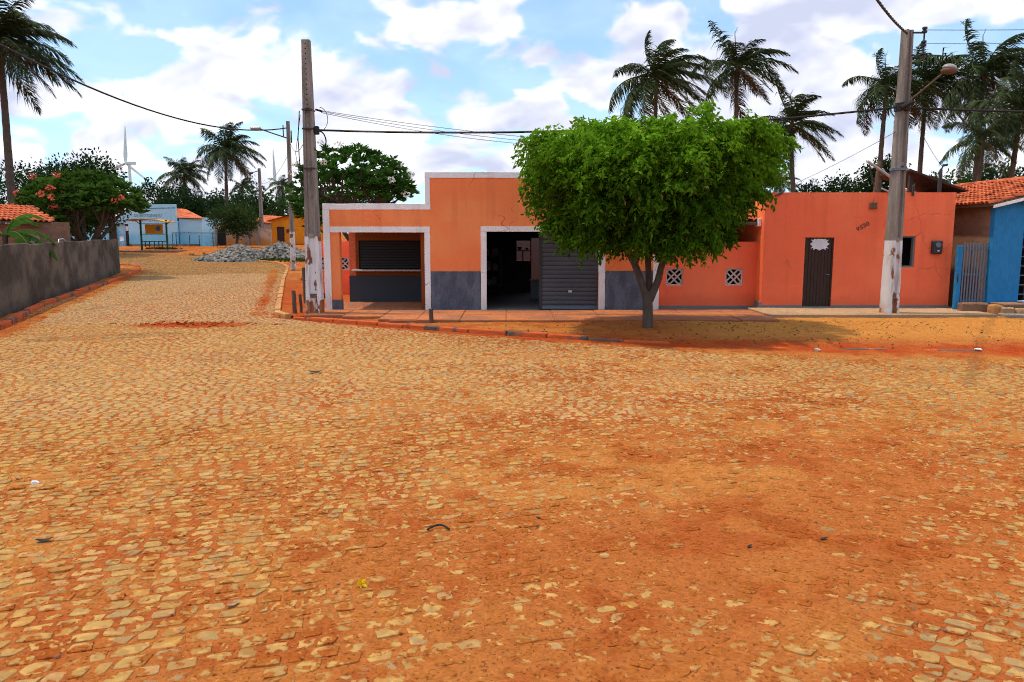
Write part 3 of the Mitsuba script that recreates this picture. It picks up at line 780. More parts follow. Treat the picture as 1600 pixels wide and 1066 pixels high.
# eave over the recessed wall
ev = part(hs, 'side_roof', MB().add(*extrude_xz(rect(4.25, 7.08, 0, 0.05), 0, 1)), 'old_post_wood') if False else None
org, dvv = np.array([4.3, 22.55, 2.62]), np.array([0, 2.3, 0.75])
dvv = dvv / np.linalg.norm(dvv)
q = MB()
q.add([[4.3, 22.5, 2.55], [7.08, 22.5, 2.55], [7.08, 25.1, 3.40], [4.3, 25.1, 3.40], [4.3, 22.5, 2.61], [7.08, 22.5, 2.61], [7.08, 25.1, 3.46], [4.3, 25.1, 3.46]],
      [[0, 3, 2, 1], [4, 5, 6, 7], [0, 1, 5, 4], [1, 2, 6, 5], [2, 3, 7, 6], [3, 0, 4, 7]])
ev = part(hs, 'side_roof', q, 'old_post_wood', label='tiled side roof mostly hidden by the tree')
tiles_on(ev, org, (1, 0, 0), dvv, 14, 6, 0.2, 0.38, limit=84, seed=3)
part(hs, 'fascia', MB().box(7.0, 7.09, 22.45, 22.75, 2.5, 2.72, 0.01), 'white_trim')
# pipes and bracket on the parapet
br = thing('roof_bracket', 'metal tube bracket with slanting arm on the parapet beside the lamp pole', 'bracket')
part(br, 'post', MB().box(10.02, 10.22, F - 0.06, F + 0.16, 2.98, 3.16, 0.01).tube([(10.1, F + 0.05, 3.1), (10.2, F + 0.06, 3.6), (10.27, F + 0.1, 4.3)], 0.055, 8), 'rust')
part(br, 'arm', MB().tube([(9.85, F - 0.1, 4.28), (10.35, F - 0.05, 3.98), (10.75, F, 3.72)], 0.038, 8), 'galvanised', 40)
part(br, 'brace', MB().tube([(9.95, F, 4.2), (10.02, F, 3.9), (10.12, F, 3.6)], 0.02, 6), 'dark_metal', 40)
part(br, 'lower_arm', MB().tube([(10.3, F - 0.05, 3.55), (10.6, F - 0.05, 3.42)], 0.025, 6), 'galvanised', 40)
for x, h, nm in ((11.2, 3.68, 'short rusty iron stub on the orange parapet right of the lamp pole'), (7.55, 3.5, 'small bent iron hook on top of the orange parapet near the tree')):
    hk = thing('iron_stub', nm, 'iron stub')
    part(hk, 'rod', MB().tube([(x - (0.2 if x < 8 else 0), F - 0.04, 3.34), (x, F - 0.04, h - 0.06), (x + 0.05, F - 0.02, h)], [0.03, 0.035, 0.02], 6), 'dark_metal')
ms = thing('service_mast', 'dark service mast with curved top rising from the tiled roof', 'mast')
part(ms, 'tube', MB().tube([(12.2, F + 0.5, 2.9), (12.22, F + 0.5, 3.9), (12.22, F + 0.5, 4.1), (12.28, F + 0.5, 4.22), (12.4, F + 0.5, 4.24)], [0.06, 0.055, 0.045, 0.04, 0.03], 8), 'dark_metal', 40)

# lean-to of planks behind the parapet
ln = thing('lean_to', 'dark plank lean-to roof behind the orange parapet', 'shed')
for i in range(7):
    x0 = 13.0 + i * 0.45
    part(ln, 'plank', MB().add([[x0, 26.0, 4.32 - 0.16 * i], [x0 + 0.43, 26.0, 4.17 - 0.16 * i], [x0 + 0.43, 28.5, 4.17 - 0.16 * i], [x0, 28.5, 4.32 - 0.16 * i], [x0, 26.0, 4.39 - 0.16 * i], [x0 + 0.43, 26.0, 4.24 - 0.16 * i], [x0 + 0.43, 28.5, 4.24 - 0.16 * i], [x0, 28.5, 4.39 - 0.16 * i]],
         [[0, 3, 2, 1], [4, 5, 6, 7], [0, 1, 5, 4], [1, 2, 6, 5], [2, 3, 7, 6], [3, 0, 4, 7]]), 'dark_wood')
for x in (13.1, 15.7):
    part(ln, 'post', MB().box(x, x + 0.12, 26.2, 26.32, 0.0, 4.2 - (x - 13.1) * 0.33), 'dark_wood')

# ---------------------------------------------------------------- the blue house
bh = thing('blue_house', 'bright blue house with red barrel tile roof and brown side wall', 'house')
gab = Polygon([(13.2, 0.1), (20.2, 0.1), (20.2, 3.06), (16.7, 3.92), (13.2, 3.06)]).difference(rect(14.02, 15.3, 0.42, 2.6))
part(bh, 'wall', MB().add(*extrude_xz(gab, 21.6, 21.8)), 'blue_plaster')
part(bh, 'side_wall', MB().box(13.2, 13.35, 21.8, 34, 0.0, 3.08), 'brown_brick_wall', label='bare brown side wall')
part(bh, 'side_wall', MB().box(20.05, 20.2, 21.8, 34, 0.0, 3.08), 'brown_brick_wall')
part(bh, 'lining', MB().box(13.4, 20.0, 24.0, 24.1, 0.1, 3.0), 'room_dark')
dv2 = np.array([3.75, 0, 0.92])
L2 = np.linalg.norm(dv2)
dv2 /= L2
q = MB()
for sx in (1, -1):
    X = (lambda x: x) if sx > 0 else (lambda x: 33.4 - x)
    vs = [[X(12.95), 21.4, 3.03], [X(16.7), 21.4, 3.95], [X(16.7), 34, 3.95], [X(12.95), 34, 3.03]]
    vs += [[a, b_, c + 0.06] for a, b_, c in vs]
    q.add(vs, [[0, 3, 2, 1], [4, 5, 6, 7], [0, 1, 5, 4], [1, 2, 6, 5], [2, 3, 7, 6], [3, 0, 4, 7]])
rf = part(bh, 'roof', q, 'old_post_wood')
tiles_on(rf, (12.88, 21.38, 3.07), (0, 1, 0), dv2, 64, 11, 0.2, 0.36, limit=300, seed=5)
part(bh, 'ridge', MB().tube([(16.72, 21.4, 4.05), (16.72, 34, 4.05)], 0.10, 8), 'roof_tile', 40)
part(bh, 'fascia', MB().add([[13.0, 21.36, 2.98], [16.7, 21.36, 3.88], [16.7, 21.36, 3.96], [13.0, 21.36, 3.06], [13.0, 21.40, 2.98], [16.7, 21.40, 3.88], [16.7, 21.40, 3.96], [13.0, 21.40, 3.06]],
     [[0, 1, 2, 3], [5, 4, 7, 6], [0, 4, 5, 1], [3, 2, 6, 7]]), 'white_trim')
part(bh, 'lamp', MB().mesh(trimesh.creation.icosphere(2, 0.06).apply_translation((13.95, 21.52, 3.13))), 'lamp_glass', True)
g = part(bh, 'grille', MB().box(14.02, 15.3, 21.66, 21.70, 2.55, 2.6), 'dark_metal', label='dark barred door in the blue front')
for i in range(8):
    part(g, 'bar', MB().box(14.03 + i * 0.17, 14.055 + i * 0.17, 21.665, 21.69, 0.43, 2.55), 'dark_metal')
for i in range(8):
    part(g, 'rail', MB().box(14.02, 15.3, 21.64, 21.665, 0.62 + i * 0.26, 0.645 + i * 0.26), 'gate_metal')
part(bh, 'porch_base', MB().add(*rough(MB().box(13.25, 20.3, 20.95, 21.598, 0.0, 0.42, 0.02).get(), 0.4, 0.015, 3, 3)), 'brown_brick_wall', label='low brown base before the blue wall')
part(bh, 'threshold', MB().box(14.0, 15.32, 21.3, 21.62, 0.421, 0.47, 0.01), 'white_trim')
fc = thing('forecourt_slab', 'uneven grey slab before the brown base of the blue house', 'slab')
part(fc, 'slab', MB().add(*rough(MB().box(12.95, 19.5, 20.25, 20.94, -0.05, 0.2, 0.02).get(), 0.3, 0.03, 2, 4)), 'weathered_concrete')
gt = thing('picket_gate', 'grey metal picket gate between the orange house and the blue house', 'gate')
GX0, GX1 = 12.5, 13.18
for i in range(9):
    x = GX0 + 0.02 + i * (GX1 - GX0 - 0.05) / 8
    part(gt, 'picket', MB().box(x - 0.02, x + 0.02, 21.73, 21.755, 0.22 if i < 8 else 0.3, 2.06 - 0.012 * ((i * 5) % 3), 0.004), 'gate_metal')
for z in (0.42, 1.15, 1.85):
    part(gt, 'rail', MB().box(GX0, GX1, 21.757, 21.785, z, z + 0.05), 'gate_metal')
gp = thing('gate_post', 'slim blue post holding the grey gate against the orange wall', 'post')
part(gp, 'post', MB().box(12.33, 12.46, 21.7, 21.82, 0.1, 1.97, 0.008), 'blue_plaster')
part(gp, 'lock', MB().tube([(12.35, 21.66, 0.95), (12.33, 21.64, 1.1), (12.36, 21.66, 1.2)], 0.015, 6), 'dark_metal')
rs2 = np.random.default_rng(21)
names = ['long brown stone block below the gate, first of the edging row', 'yellow stained stone block beside the long brown one in the edging row', 'tan stone block in the middle of the edging row', 'second tan block right after the middle one of the edging row', 'tilted broken dark stone near the end of the edging row', 'flat low stone at the outer end of the edging row']
for i, (x, y, lx, ly, lz, rz, nm) in enumerate([(12.62, 21.3, 0.75, 0.24, 0.34, -0.12, 0), (12.95, 20.85, 0.3, 0.26, 0.32, 0.1, 1), (13.18, 20.72, 0.34, 0.24, 0.26, -0.2, 2), (13.55, 20.6, 0.38, 0.24, 0.24, -0.1, 3), (13.85, 20.35, 0.45, 0.3, 0.2, -0.35, 4), (13.95, 19.85, 0.5, 0.3, 0.12, 0.1, 5)]):
    v, f = rough(MB().box(-lx / 2, lx / 2, -ly / 2, ly / 2, -0.05, lz, 0.04).get(), 0.08, 0.035, 5, 30 + i)
    c, s = math.cos(rz), math.sin(rz)
    kk = key_for('stone_block')
    MB().add(np.stack([x + v[:, 0] * c - v[:, 1] * s, y + v[:, 0] * s + v[:, 1] * c, 0.09 + v[:, 2]], 1), f).build(kk, ('brown_brick_wall', 'yellow_kerb', 'step_concrete', 'step_concrete', 'brown_brick_wall', 'yellow_kerb')[i], 35)
    labels[kk] = {'label': names[nm], 'category': 'stone block', 'group': 'edging stones by the blue house'}

# ---------------------------------------------------------------- left: grey wall and the house behind it
gw = thing('grey_wall', 'long weathered grey concrete wall along the side street', 'wall')
p0, p1 = np.array([-11.0, 13.4]), np.array([-22.5, 45.0])
d = (p1 - p0) / np.linalg.norm(p1 - p0)
n_ = np.array([d[1], -d[0]])
Lw = np.linalg.norm(p1 - p0)
def on_wall(mb, tgt):
    v, f = mb.get()
    return tgt.add(np.column_stack([p0[0] + v[:, 0] * d[0] + v[:, 1] * n_[0], p0[1] + v[:, 0] * d[1] + v[:, 1] * n_[1], v[:, 2]]), f)
s, i = 4.0, 0
while s < Lw - 0.1:
    e = min(s + 2.6, Lw)
    v, f = rough(MB().box(s, e - 0.006, -0.16, 0, -0.1, 1.96 + 0.02 * ((i * 7) % 3), 0.012).get(), 0.5, 0.012, 1.4, 50 + i)
    part(gw, 'panel', on_wall(MB().add(v, f), MB()), 'dark_render', 30)
    s, i = e, i + 1
q0, q1 = np.array([-12.62, 17.05]), np.array([-34.0, 15.9])
for i in range(8):
    a, b = q0 + (q1 - q0) * i / 8, q0 + (q1 - q0) * (i + 1) / 8
    v, f = rough(MB().box(0.004, np.linalg.norm(b - a) - 0.004, -0.08, 0.08, -0.1, 1.97, 0.012).get(), 0.5, 0.012, 1.4, 80 + i)
    e = (b - a) / np.linalg.norm(b - a)
    part(gw, 'panel', MB().add(np.column_stack([a[0] + v[:, 0] * e[0] - v[:, 1] * e[1], a[1] + v[:, 0] * e[1] + v[:, 1] * e[0], v[:, 2]]), f), 'dark_render', 30)
part(gw, 'wire_hoop', on_wall(MB().tube([(Lw * 0.50, -0.08, 1.9), (Lw * 0.505, -0.08, 2.08), (Lw * 0.53, -0.08, 2.10), (Lw * 0.55, -0.08, 1.95)], 0.02, 6), MB()), 'galvanised')
lh = thing('tiled_house', 'low brown house with old red tile roof behind the grey wall', 'house')
part(lh, 'wall', MB().box(-30, -19.9, 33.2, 33.4, 0, 2.72).box(-20.1, -19.9, 33.4, 35.5, 0, 2.8), 'brown_brick_wall')
dv3 = np.array([0, 3.0, 0.70])
dv3 /= np.linalg.norm(dv3)
rf = part(lh, 'roof', MB().add([[-30, 32.7, 3.10], [-19.0, 32.7, 2.66], [-21.3, 35.2, 3.22], [-30, 35.4, 3.64], [-30, 32.7, 3.16], [-19.0, 32.7, 2.72], [-21.3, 35.2, 3.28], [-30, 35.4, 3.70]],
     [[0, 3, 2, 1], [4, 5, 6, 7], [0, 1, 5, 4], [1, 2, 6, 5], [2, 3, 7, 6], [3, 0, 4, 7]]), 'old_post_wood')
tiles_on(rf, (-26.6, 32.62, 3.04), np.array([1, 0, -0.041]), dv3, 34, 7, 0.22, 0.40, limit=300, seed=8, hip=1.05)
part(lh, 'window', MB().box(-20.6, -19.9, 33.15, 33.2, 1.5, 2.3, 0.01), 'weathered_concrete')

# ---------------------------------------------------------------- far buildings at the end of the side street
cb = thing('community_hall', 'pale blue hall with painted lettering at the far end of the street', 'building')
fac = Polygon([(-46, 1.0), (-46, 3.6), (-38.2, 3.6), (-36.2, 5.05), (-32.3, 5.1), (-32.3, 1.0)]).difference(rect(-38.9, -36.95, 0.9, 3.2))
part(cb, 'wall', MB().add(*extrude_xz(fac, 76.0, 76.25)), 'pale_blue_plaster')
part(cb, 'moulding', MB().add([[-36.3, 75.96, 4.62], [-32.3, 75.96, 4.72], [-32.3, 75.96, 4.78], [-36.3, 75.96, 4.68], [-36.3, 76.0, 4.62], [-32.3, 76.0, 4.72], [-32.3, 76.0, 4.78], [-36.3, 76.0, 4.68]],
     [[0, 1, 2, 3], [5, 4, 7, 6], [0, 4, 5, 1], [3, 2, 6, 7]]), 'letter_grey')
part(cb, 'wing', MB().box(-32.3, -30.1, 76.6, 84, 1.0, 3.85).box(-46, -32.4, 76.3, 84, 1.0, 3.5), 'pale_blue_plaster')
rf = part(cb, 'roof', MB().add([[-32.28, 76.4, 3.80], [-29.7, 76.4, 3.74], [-33.0, 80, 4.75], [-34.6, 80, 4.85]], [[0, 1, 2, 3]]).add([[-32.28, 76.4, 3.74], [-29.7, 76.4, 3.68], [-33.0, 80, 4.69], [-34.6, 80, 4.79]], [[3, 2, 1, 0]]), 'roof_tile', label='red tiled wing roof')
part(cb, 'plinth', MB().box(-36.9, -30.1, 75.9, 75.998, 1.0, 1.3), 'weathered_concrete')
dd = part(cb, 'door', MB().box(-38.9, -38.2, 76.1, 76.16, 1.1, 3.2).box(-37.3, -36.95, 76.1, 76.16, 1.1, 3.2), 'dark_wood', label='open dark door of the hall')
part(cb, 'interior', MB().box(-39.2, -36.7, 78.0, 78.1, 1.0, 3.4), 'room_dark')
part(cb, 'notice', MB().box(-37.25, -37.0, 76.05, 76.09, 2.55, 3.0), 'paper_white')
text_on_wall(cb, 'lettering', 'TE', -35.75, 75.99, 4.28, 0.26, 'letter_grey')
text_on_wall(cb, 'lettering', 'QUARTEIRADO', -36.35, 75.99, 3.88, 0.27, 'letter_grey')
text_on_wall(cb, 'lettering', 'DE   SET   1996', -36.6, 75.99, 3.46, 0.25, 'letter_grey')
ch = thing('white_chair', 'white chair standing in the dark doorway of the pale blue hall', 'chair')
part(ch, 'seat', MB().box(-37.75, -37.35, 75.4, 75.8, 1.55, 1.6), 'paper_white')
part(ch, 'backrest', MB().box(-37.75, -37.35, 75.78, 75.82, 1.6, 2.0), 'paper_white')
for x in (-37.74, -37.39):
    for y in (75.42, 75.76):
        part(ch, 'leg', MB().box(x, x + 0.04, y, y + 0.04, 1.1, 1.55), 'paper_white')

bs = thing('bus_shelter', 'small green and yellow bus shelter with curved roof before the pale blue hall', 'shelter')
rp = [(-31.75, 3.40), (-30.9, 3.46), (-29.9, 3.48), (-29.0, 3.42), (-28.3, 3.26)]
top = Polygon(rp + [(x, z - 0.07) for x, z in rp[::-1]])
part(bs, 'roof', MB().add(*extrude_xz(top, 64.3, 66.4)), 'shelter_yellow', label='curved yellow roof')
for x in (-30.62, -28.50):
    part(bs, 'post', MB().box(x - 0.06, x + 0.06, 65.0, 65.12, 0.8, 3.4), 'shelter_green')
part(bs, 'rail', MB().box(-30.56, -28.56, 65.03, 65.08, 2.20, 2.24).box(-30.56, -28.56, 65.03, 65.08, 3.10, 3.14), 'shelter_green')
for s in (-1, 1):
    x = -30.62 if s < 0 else -28.5
    part(bs, 'brace', MB().tube([(x, 65.06, 3.0), (x + 0.45 * s * 0.9, 65.06, 3.38)], 0.03, 6), 'shelter_green')
pn = part(bs, 'panel', MB().box(-30.28, -28.82, 65.09, 65.12, 2.26, 3.06), 'shelter_yellow', label='yellow panel with a round blue emblem')
em = trimesh.creation.cylinder(0.2, 0.02, sections=20)
ev_ = np.array(em.vertices)
part(pn, 'emblem', MB().add(np.stack([-29.2 + ev_[:, 0], 65.078 + ev_[:, 2], 2.7 - ev_[:, 1]], 1), em.faces), 'emblem_blue')
bn = part(bs, 'bench', MB().box(-30.5, -28.6, 64.75, 65.25, 1.62, 1.68), 'shelter_green')
for x in (-30.3, -29.95, -29.55, -29.2, -28.9):
    part(bn, 'leg', MB().box(x - 0.03, x + 0.03, 65.0, 65.06, 1.2 if x != -29.55 else 0.85, 1.62), 'shelter_green')
part(bs, 'base', MB().box(-32.4, -27.4, 63.9, 66.2, 0.5, 0.93, 0.02), 'brown_brick_wall')

fn = thing('pipe_fence', 'thin dark pipe railing before the far white wall', 'fence')
for x in (-31.9, -31.55, -30.3, -29.4, -28.1, -27.7, -26.9):
    part(fn, 'post', MB().tube([(x, 74, 1.0), (x, 74, 2.36 - (0.2 if x in (-30.3, -29.4) else 0))], 0.035, 6), 'dark_metal')
part(fn, 'rail', MB().tube([(-31.9, 74, 2.36), (-26.9, 74, 2.34)], 0.03, 6), 'dark_metal')

rw = thing('old_wall', 'stained white roadside wall with broken top beside the pale blue hall', 'wall')
ry = Polygon([(-32.2, 0.8), (-32.2, 3.05), (-31.2, 3.3), (-30.4, 3.5), (-29.6, 3.32), (-28.6, 3.4), (-28.4, 2.9), (-27.0, 2.85), (-24.4, 2.7), (-24.4, 0.8)]).difference(rect(-29.9, -29.0, 0.7, 2.7))
part(rw, 'panel', MB().add(*extrude_xz(ry, 79.8, 80.0)), 'old_white_plaster')
part(rw, 'doorway', MB().box(-30.0, -28.9, 80.3, 80.4, 0.9, 2.8), 'room_dark')
part(rw, 'post', MB().box(-26.95, -26.55, 79.5, 79.78, 0.9, 3.3).box(-25.9, -25.6, 79.5, 79.78, 0.9, 3.0), 'weathered_concrete')
oh = thing('old_house', 'small old house with reddish tile roof behind the stained wall', 'house')
part(oh, 'wall', MB().box(-28.5, -25.2, 88, 88.2, 0.9, 3.6), 'old_white_plaster')
part(oh, 'roof', MB().add([[-29, 87.6, 3.55], [-25.0, 87.6, 3.45], [-25.6, 91, 4.2], [-28.6, 91, 4.4]], [[0, 1, 2, 3]]).add([[-29, 87.6, 3.49], [-25.0, 87.6, 3.39], [-25.6, 91, 4.14], [-28.6, 91, 4.34]], [[3, 2, 1, 0]]), 'roof_tile')
yh = thing('yellow_house', 'ochre yellow house with dark door behind the rubble heaps', 'house')
yy = Polygon([(-25.6, 0.8), (-25.6, 3.72), (-23.6, 4.2), (-21.5, 4.25), (-19.0, 3.7), (-19.0, 0.8)]).difference(rect(-25.05, -24.25, 0.8, 3.0))
part(yh, 'wall', MB().add(*extrude_xz(yy, 84.0, 84.2)), 'yellow_plaster')
part(yh, 'dado', MB().box(-24.2, -19.0, 83.97, 83.998, 0.8, 1.12), 'dark_wood')
part(yh, 'door', MB().box(-25.05, -24.25, 84.08, 84.14, 0.9, 3.0), 'dark_wood')
part(yh, 'meter', MB().box(-23.98, -23.75, 83.85, 83.998, 2.4, 2.75), 'dark_metal')
part(yh, 'roof', MB().add([[-26.1, 83.6, 3.62], [-23.6, 83.6, 4.24], [-23.6, 90, 4.24], [-26.1, 90, 3.62]], [[0, 1, 2, 3]]).add([[-23.6, 83.6, 4.24], [-21.5, 83.6, 4.30], [-18.6, 83.6, 3.66], [-18.6, 90, 3.66], [-21.5, 90, 4.3], [-23.6, 90, 4.24]], [[0, 1, 4, 5], [1, 2, 3, 4]]).add([[-26.1, 83.6, 3.56], [-23.6, 83.6, 4.18], [-23.6, 90, 4.18], [-26.1, 90, 3.56]], [[3, 2, 1, 0]]), 'roof_tile')

rr = np.random.default_rng(33)
for i, (cx, cy, rx, ry_, h, lab) in enumerate([(-19.7, 56.6, 3.1, 2.2, 1.0, 'low wide heap of grey broken stone at the bend of the street'), (-16.9, 57.4, 2.9, 2.2, 1.15, 'higher heap of grey broken stone beside the white footed street pole')]):
    k = thing('rubble_heap', lab, 'rubble heap', 'heaps of broken stone')
    n = 26
    q = np.linspace(-1.15, 1.15, n)
    X, Y = np.meshgrid(q, q)
    R = np.sqrt(X ** 2 + Y ** 2) + 0.25 * (meshkit.fbm(np.stack([X * 2, Y * 2, X * 0 + i], -1), 3, 4) - 0.5)
    Z = h * np.clip(1 - R, -0.2, 1) ** 1.0 * (0.9 + 0.35 * meshkit.fbm(np.stack([X * 5, Y * 5, X * 0], -1), 3, 9)) + tz(cy) - 0.02
    Z = np.where(R > 1, tz(cy) - 0.15, Z)
    v = np.stack([cx + X * rx, cy + Y * ry_, Z], -1).reshape(-1, 3)
    a, b_ = np.meshgrid(np.arange(n - 1), np.arange(n - 1), indexing='ij')
    f = np.stack([a * n + b_, a * n + b_ + 1, (a + 1) * n + b_ + 1, (a + 1) * n + b_], -1).reshape(-1, 4)
    part(k, 'core', MB().add(v, f), 'rock_grey')
    mb, nb = MB(), 0
    while nb < 420:
        x, y = rr.uniform(-1.05, 1.05, 2)
        rad = math.hypot(x, y)
        if rad > 1.05:
            continue
        p, ff = lump(rr, rr.uniform(0.07, 0.2), (1, 1, 0.7), 10)
        mb.add(p + [cx + x * rx, cy + y * ry_, float(tz(cy)) + h * max(0.0, 1 - rad) * 1.06], ff)
        nb += 1
    part(k, 'stones', mb, 'rock_grey', False, None, True)

# ---------------------------------------------------------------- poles, lamps, wires
def h_section(w, d, rec):
    a, b_, c, e = w / 2, d / 2, w * 0.24, d / 2 - rec
    return [(-a, -b_), (-c, -b_), (-c * 0.8, -e), (c * 0.8, -e), (c, -b_), (a, -b_), (a, b_), (c, b_), (c * 0.8, e), (-c * 0.8, e), (-c, b_), (-a, b_)]


def loft(x, y, rot, sects):
    v, n = [], 12
    c, s = math.cos(rot), math.sin(rot)
    for z, w, d, rec in sects:
        for u, t in h_section(w, d, rec):
            v.append([x + u * c - t * s, y + u * s + t * c, z])
    f = []
    for k in range(len(sects) - 1):
        for i in range(n):
            f.append([k * n + i, k * n + (i + 1) % n, (k + 1) * n + (i + 1) % n, (k + 1) * n + i])
    f = tri(f)
    m = len(v)
    cap = [[m - n + i, m - n + (i + 1) % n, m] for i in range(n)]
    v.append([x, y, sects[-1][0]])
    return MB().add(v, np.vstack([f, cap]))


def pole(label, x, y, z0, h, w0, w1, d0, d1, white, rot=0.0, flat=0.0, group=None):
    k = thing('utility_pole', label, 'utility pole', group)
    def at(z):
        t = (z - z0) / h
        return w0 + (w1 - w0) * t, d0 + (d1 - d0) * t
    def sec(z, fl=False):
        w, d = at(z)
        return (z, w, d, 0.0006 if fl else d * 0.24)
    zf = z0 + h - flat
    part(k, 'shaft', loft(x, y, rot, [sec(white), sec((white + zf) / 2), sec(zf)] + ([sec(zf + 0.02, True), sec(z0 + h, True)] if flat else [])), 'pole_concrete')
    ss = [sec(z) for z in np.linspace(z0 - 0.2, white - 0.002, 5)]
    part(k, 'painted_foot', loft(x, y, rot, [(z, w + 0.004, d + 0.004, q) for z, w, d, q in ss]), 'pole_paint', label='whitewashed peeling foot of the pole')
    c, s = math.cos(rot), math.sin(rot)
    def ontop(mb, kind, name):
        v, f = mb.get()
        return part(k, name, MB().add(np.stack([x + v[:, 0] * c - v[:, 1] * s, y + v[:, 0] * s + v[:, 1] * c, v[:, 2]], 1), f), kind)
    for z in (z0 + 0.62, white + 0.02, z0 + h * 0.55):
        w, d = at(z)
        ontop(MB().box(-w * 0.215, w * 0.215, -d / 2 + 0.012, d / 2 - 0.012, z - 0.05, z + 0.05, 0.01), 'rust' if z < white else 'pole_concrete', 'web_rib')
    if flat:
        for i in range(13):
            z = zf + 0.1 + i * (flat - 0.2) / 12
            w, d = at(z)
            ontop(MB().box(-0.017, 0.017, -d / 2 - 0.004, -d / 2 + 0.01, z - 0.017, z + 0.017, 0.005), 'black_rubber', 'bolt_hole')
    return k


pl = pole('tall bare concrete pole with drilled top at the corner of the shop', -5.40, 21.35, 0.0, 7.32, 0.43, 0.205, 0.34, 0.19, 2.22, 0.0, 1.75)
for z in (5.52, 5.03, 4.0):
    w = 0.43 - 0.225 * z / 7.32
    part(pl, 'strap', MB().box(-5.40 - w / 2 - 0.012, -5.40 + w / 2 + 0.012, 21.35 - 0.16, 21.35 + 0.16, z, z + 0.035), 'dark_metal')
part(pl, 'clamp', MB().box(-5.25, -5.12, 21.25, 21.35, 4.9, 5.12, 0.02).tube([(-5.2, 21.3, 5.55), (-5.02, 21.3, 5.5)], 0.03, 6), 'black_rubber')
loop = lambda c, r, a0, a1: [(c[0] + r * math.cos(t), c[1], c[2] + 1.5 * r * math.sin(t)) for t in np.linspace(a0, a1, 14)]
part(pl, 'cable_loop', MB().tube(loop((-5.12, 21.28, 4.72), 0.18, 1.9, -3.0), 0.018, 5).tube(loop((-5.08, 21.28, 5.3), 0.2, 1.6, -2.4), 0.009, 5), 'black_rubber')
part(pl, 'conduit', MB().tube([(-5.60, 21.2, 5.5), (-5.66, 21.2, 4.8), (-5.64, 21.2, 4.1), (-5.58, 21.18, 3.2)], 0.014, 5).tube([(-5.58, 21.2, 5.4), (-5.74, 21.2, 4.4), (-5.6, 21.2, 3.4)], 0.008, 5), 'black_rubber')

pr = pole('thick concrete pole with street lamp before the orange house', 10.06, 20.75, 0.0, 7.42, 0.375, 0.215, 0.31, 0.20, 2.12, 0.42, 0.0)
part(pr, 'strap', MB().tube([(10.06, 20.75, 5.42), (10.06, 20.75, 5.62)], 0.20, 10), 'black_rubber')
part(pr, 'strap', MB().tube([(10.06, 20.75, 3.92), (10.06, 20.75, 3.98)], 0.215, 10), 'gate_metal')
part(pr, 'cable_knot', MB().tube([(9.93, 20.55, 5.48), (10.2, 20.5, 5.62)], 0.06, 8), 'black_rubber')
ir = part(pr, 'insulator_rack', MB().box(10.385, 10.415, 20.55, 20.58, 6.7, 7.45), 'dark_metal')
for z in (7.38, 7.05, 6.76):
    part(ir, 'insulator', MB().add(*(lambda m: (np.array(m.vertices) + [10.4, 20.56, z - 0.07], m.faces))(trimesh.creation.revolve(np.array([(0, 0), (0.06, 0.0), (0.065, 0.045), (0.03, 0.07), (0.065, 0.095), (0.06, 0.14), (0, 0.14)]), sections=12))), 'dark_metal', 40)
part(pr, 'bracket', MB().box(10.12, 10.39, 20.57, 20.6, 6.75, 6.79).box(10.12, 10.39, 20.57, 20.6, 7.3, 7.34), 'dark_metal')
lm = part(pr, 'lamp_arm', MB().tube([(10.1, 20.6, 5.62), (10.35, 20.5, 5.85), (10.62, 20.4, 6.1), (10.82, 20.3, 6.3)], 0.023, 8), 'old_post_wood', 40)
hd = trimesh.creation.icosphere(3, 1.0)
hv = np.array(hd.vertices) * [0.175, 0.125, 0.095]
hv[:, 2] = np.where(hv[:, 2] < 0, hv[:, 2] * 0.55, hv[:, 2])
c, s = math.cos(-0.1), math.sin(-0.1)
part(lm, 'lamp_head', MB().add(np.stack([10.93 + hv[:, 0] * c - hv[:, 2] * s, 20.25 + hv[:, 1], 6.40 + hv[:, 0] * s + hv[:, 2] * c], 1), hd.faces), 'lamp_glass', True)
part(lm, 'lamp_bowl', MB().mesh(trimesh.creation.icosphere(2, 1.0).apply_transform(np.diag([0.20, 0.14, 0.085, 1])).apply_translation((10.92, 20.25, 6.33))), 'rust', True)

p2 = pole('white footed concrete pole with lamp arm beside the rubble heaps', -13.0, 46.6, 0.05, 8.7, 0.30, 0.20, 0.26, 0.18, 2.4, 0.2)
a2 = part(p2, 'lamp_arm', MB().tube([(-13.05, 46.4, 7.78), (-13.9, 46.1, 8.05), (-14.45, 46.0, 8.25)], 0.04, 6), 'rust')
part(a2, 'lamp_head', MB().box(-15.0, -14.4, 45.9, 46.1, 8.2, 8.36, 0.05), 'lamp_glass')
part(p2, 'insulator_rack', MB().box(-13.25, -13.2, 46.35, 46.4, 7.8, 8.5).box(-12.8, -12.74, 46.35, 46.4, 7.5, 8.2), 'dark_metal')
p3 = pole('distant concrete pole with small lamp above the old wall', -26.2, 82.6, 1.0, 8.0, 0.42, 0.24, 0.3, 0.2, 2.7, 0.0)
a3 = part(p3, 'lamp_arm', MB().tube([(-26.2, 82.5, 8.75), (-26.9, 82.3, 8.5)], 0.05, 6), 'dark_metal')
part(a3, 'lamp_head', MB().box(-27.35, -26.8, 82.2, 82.5, 8.4, 8.6, 0.05), 'dark_metal')


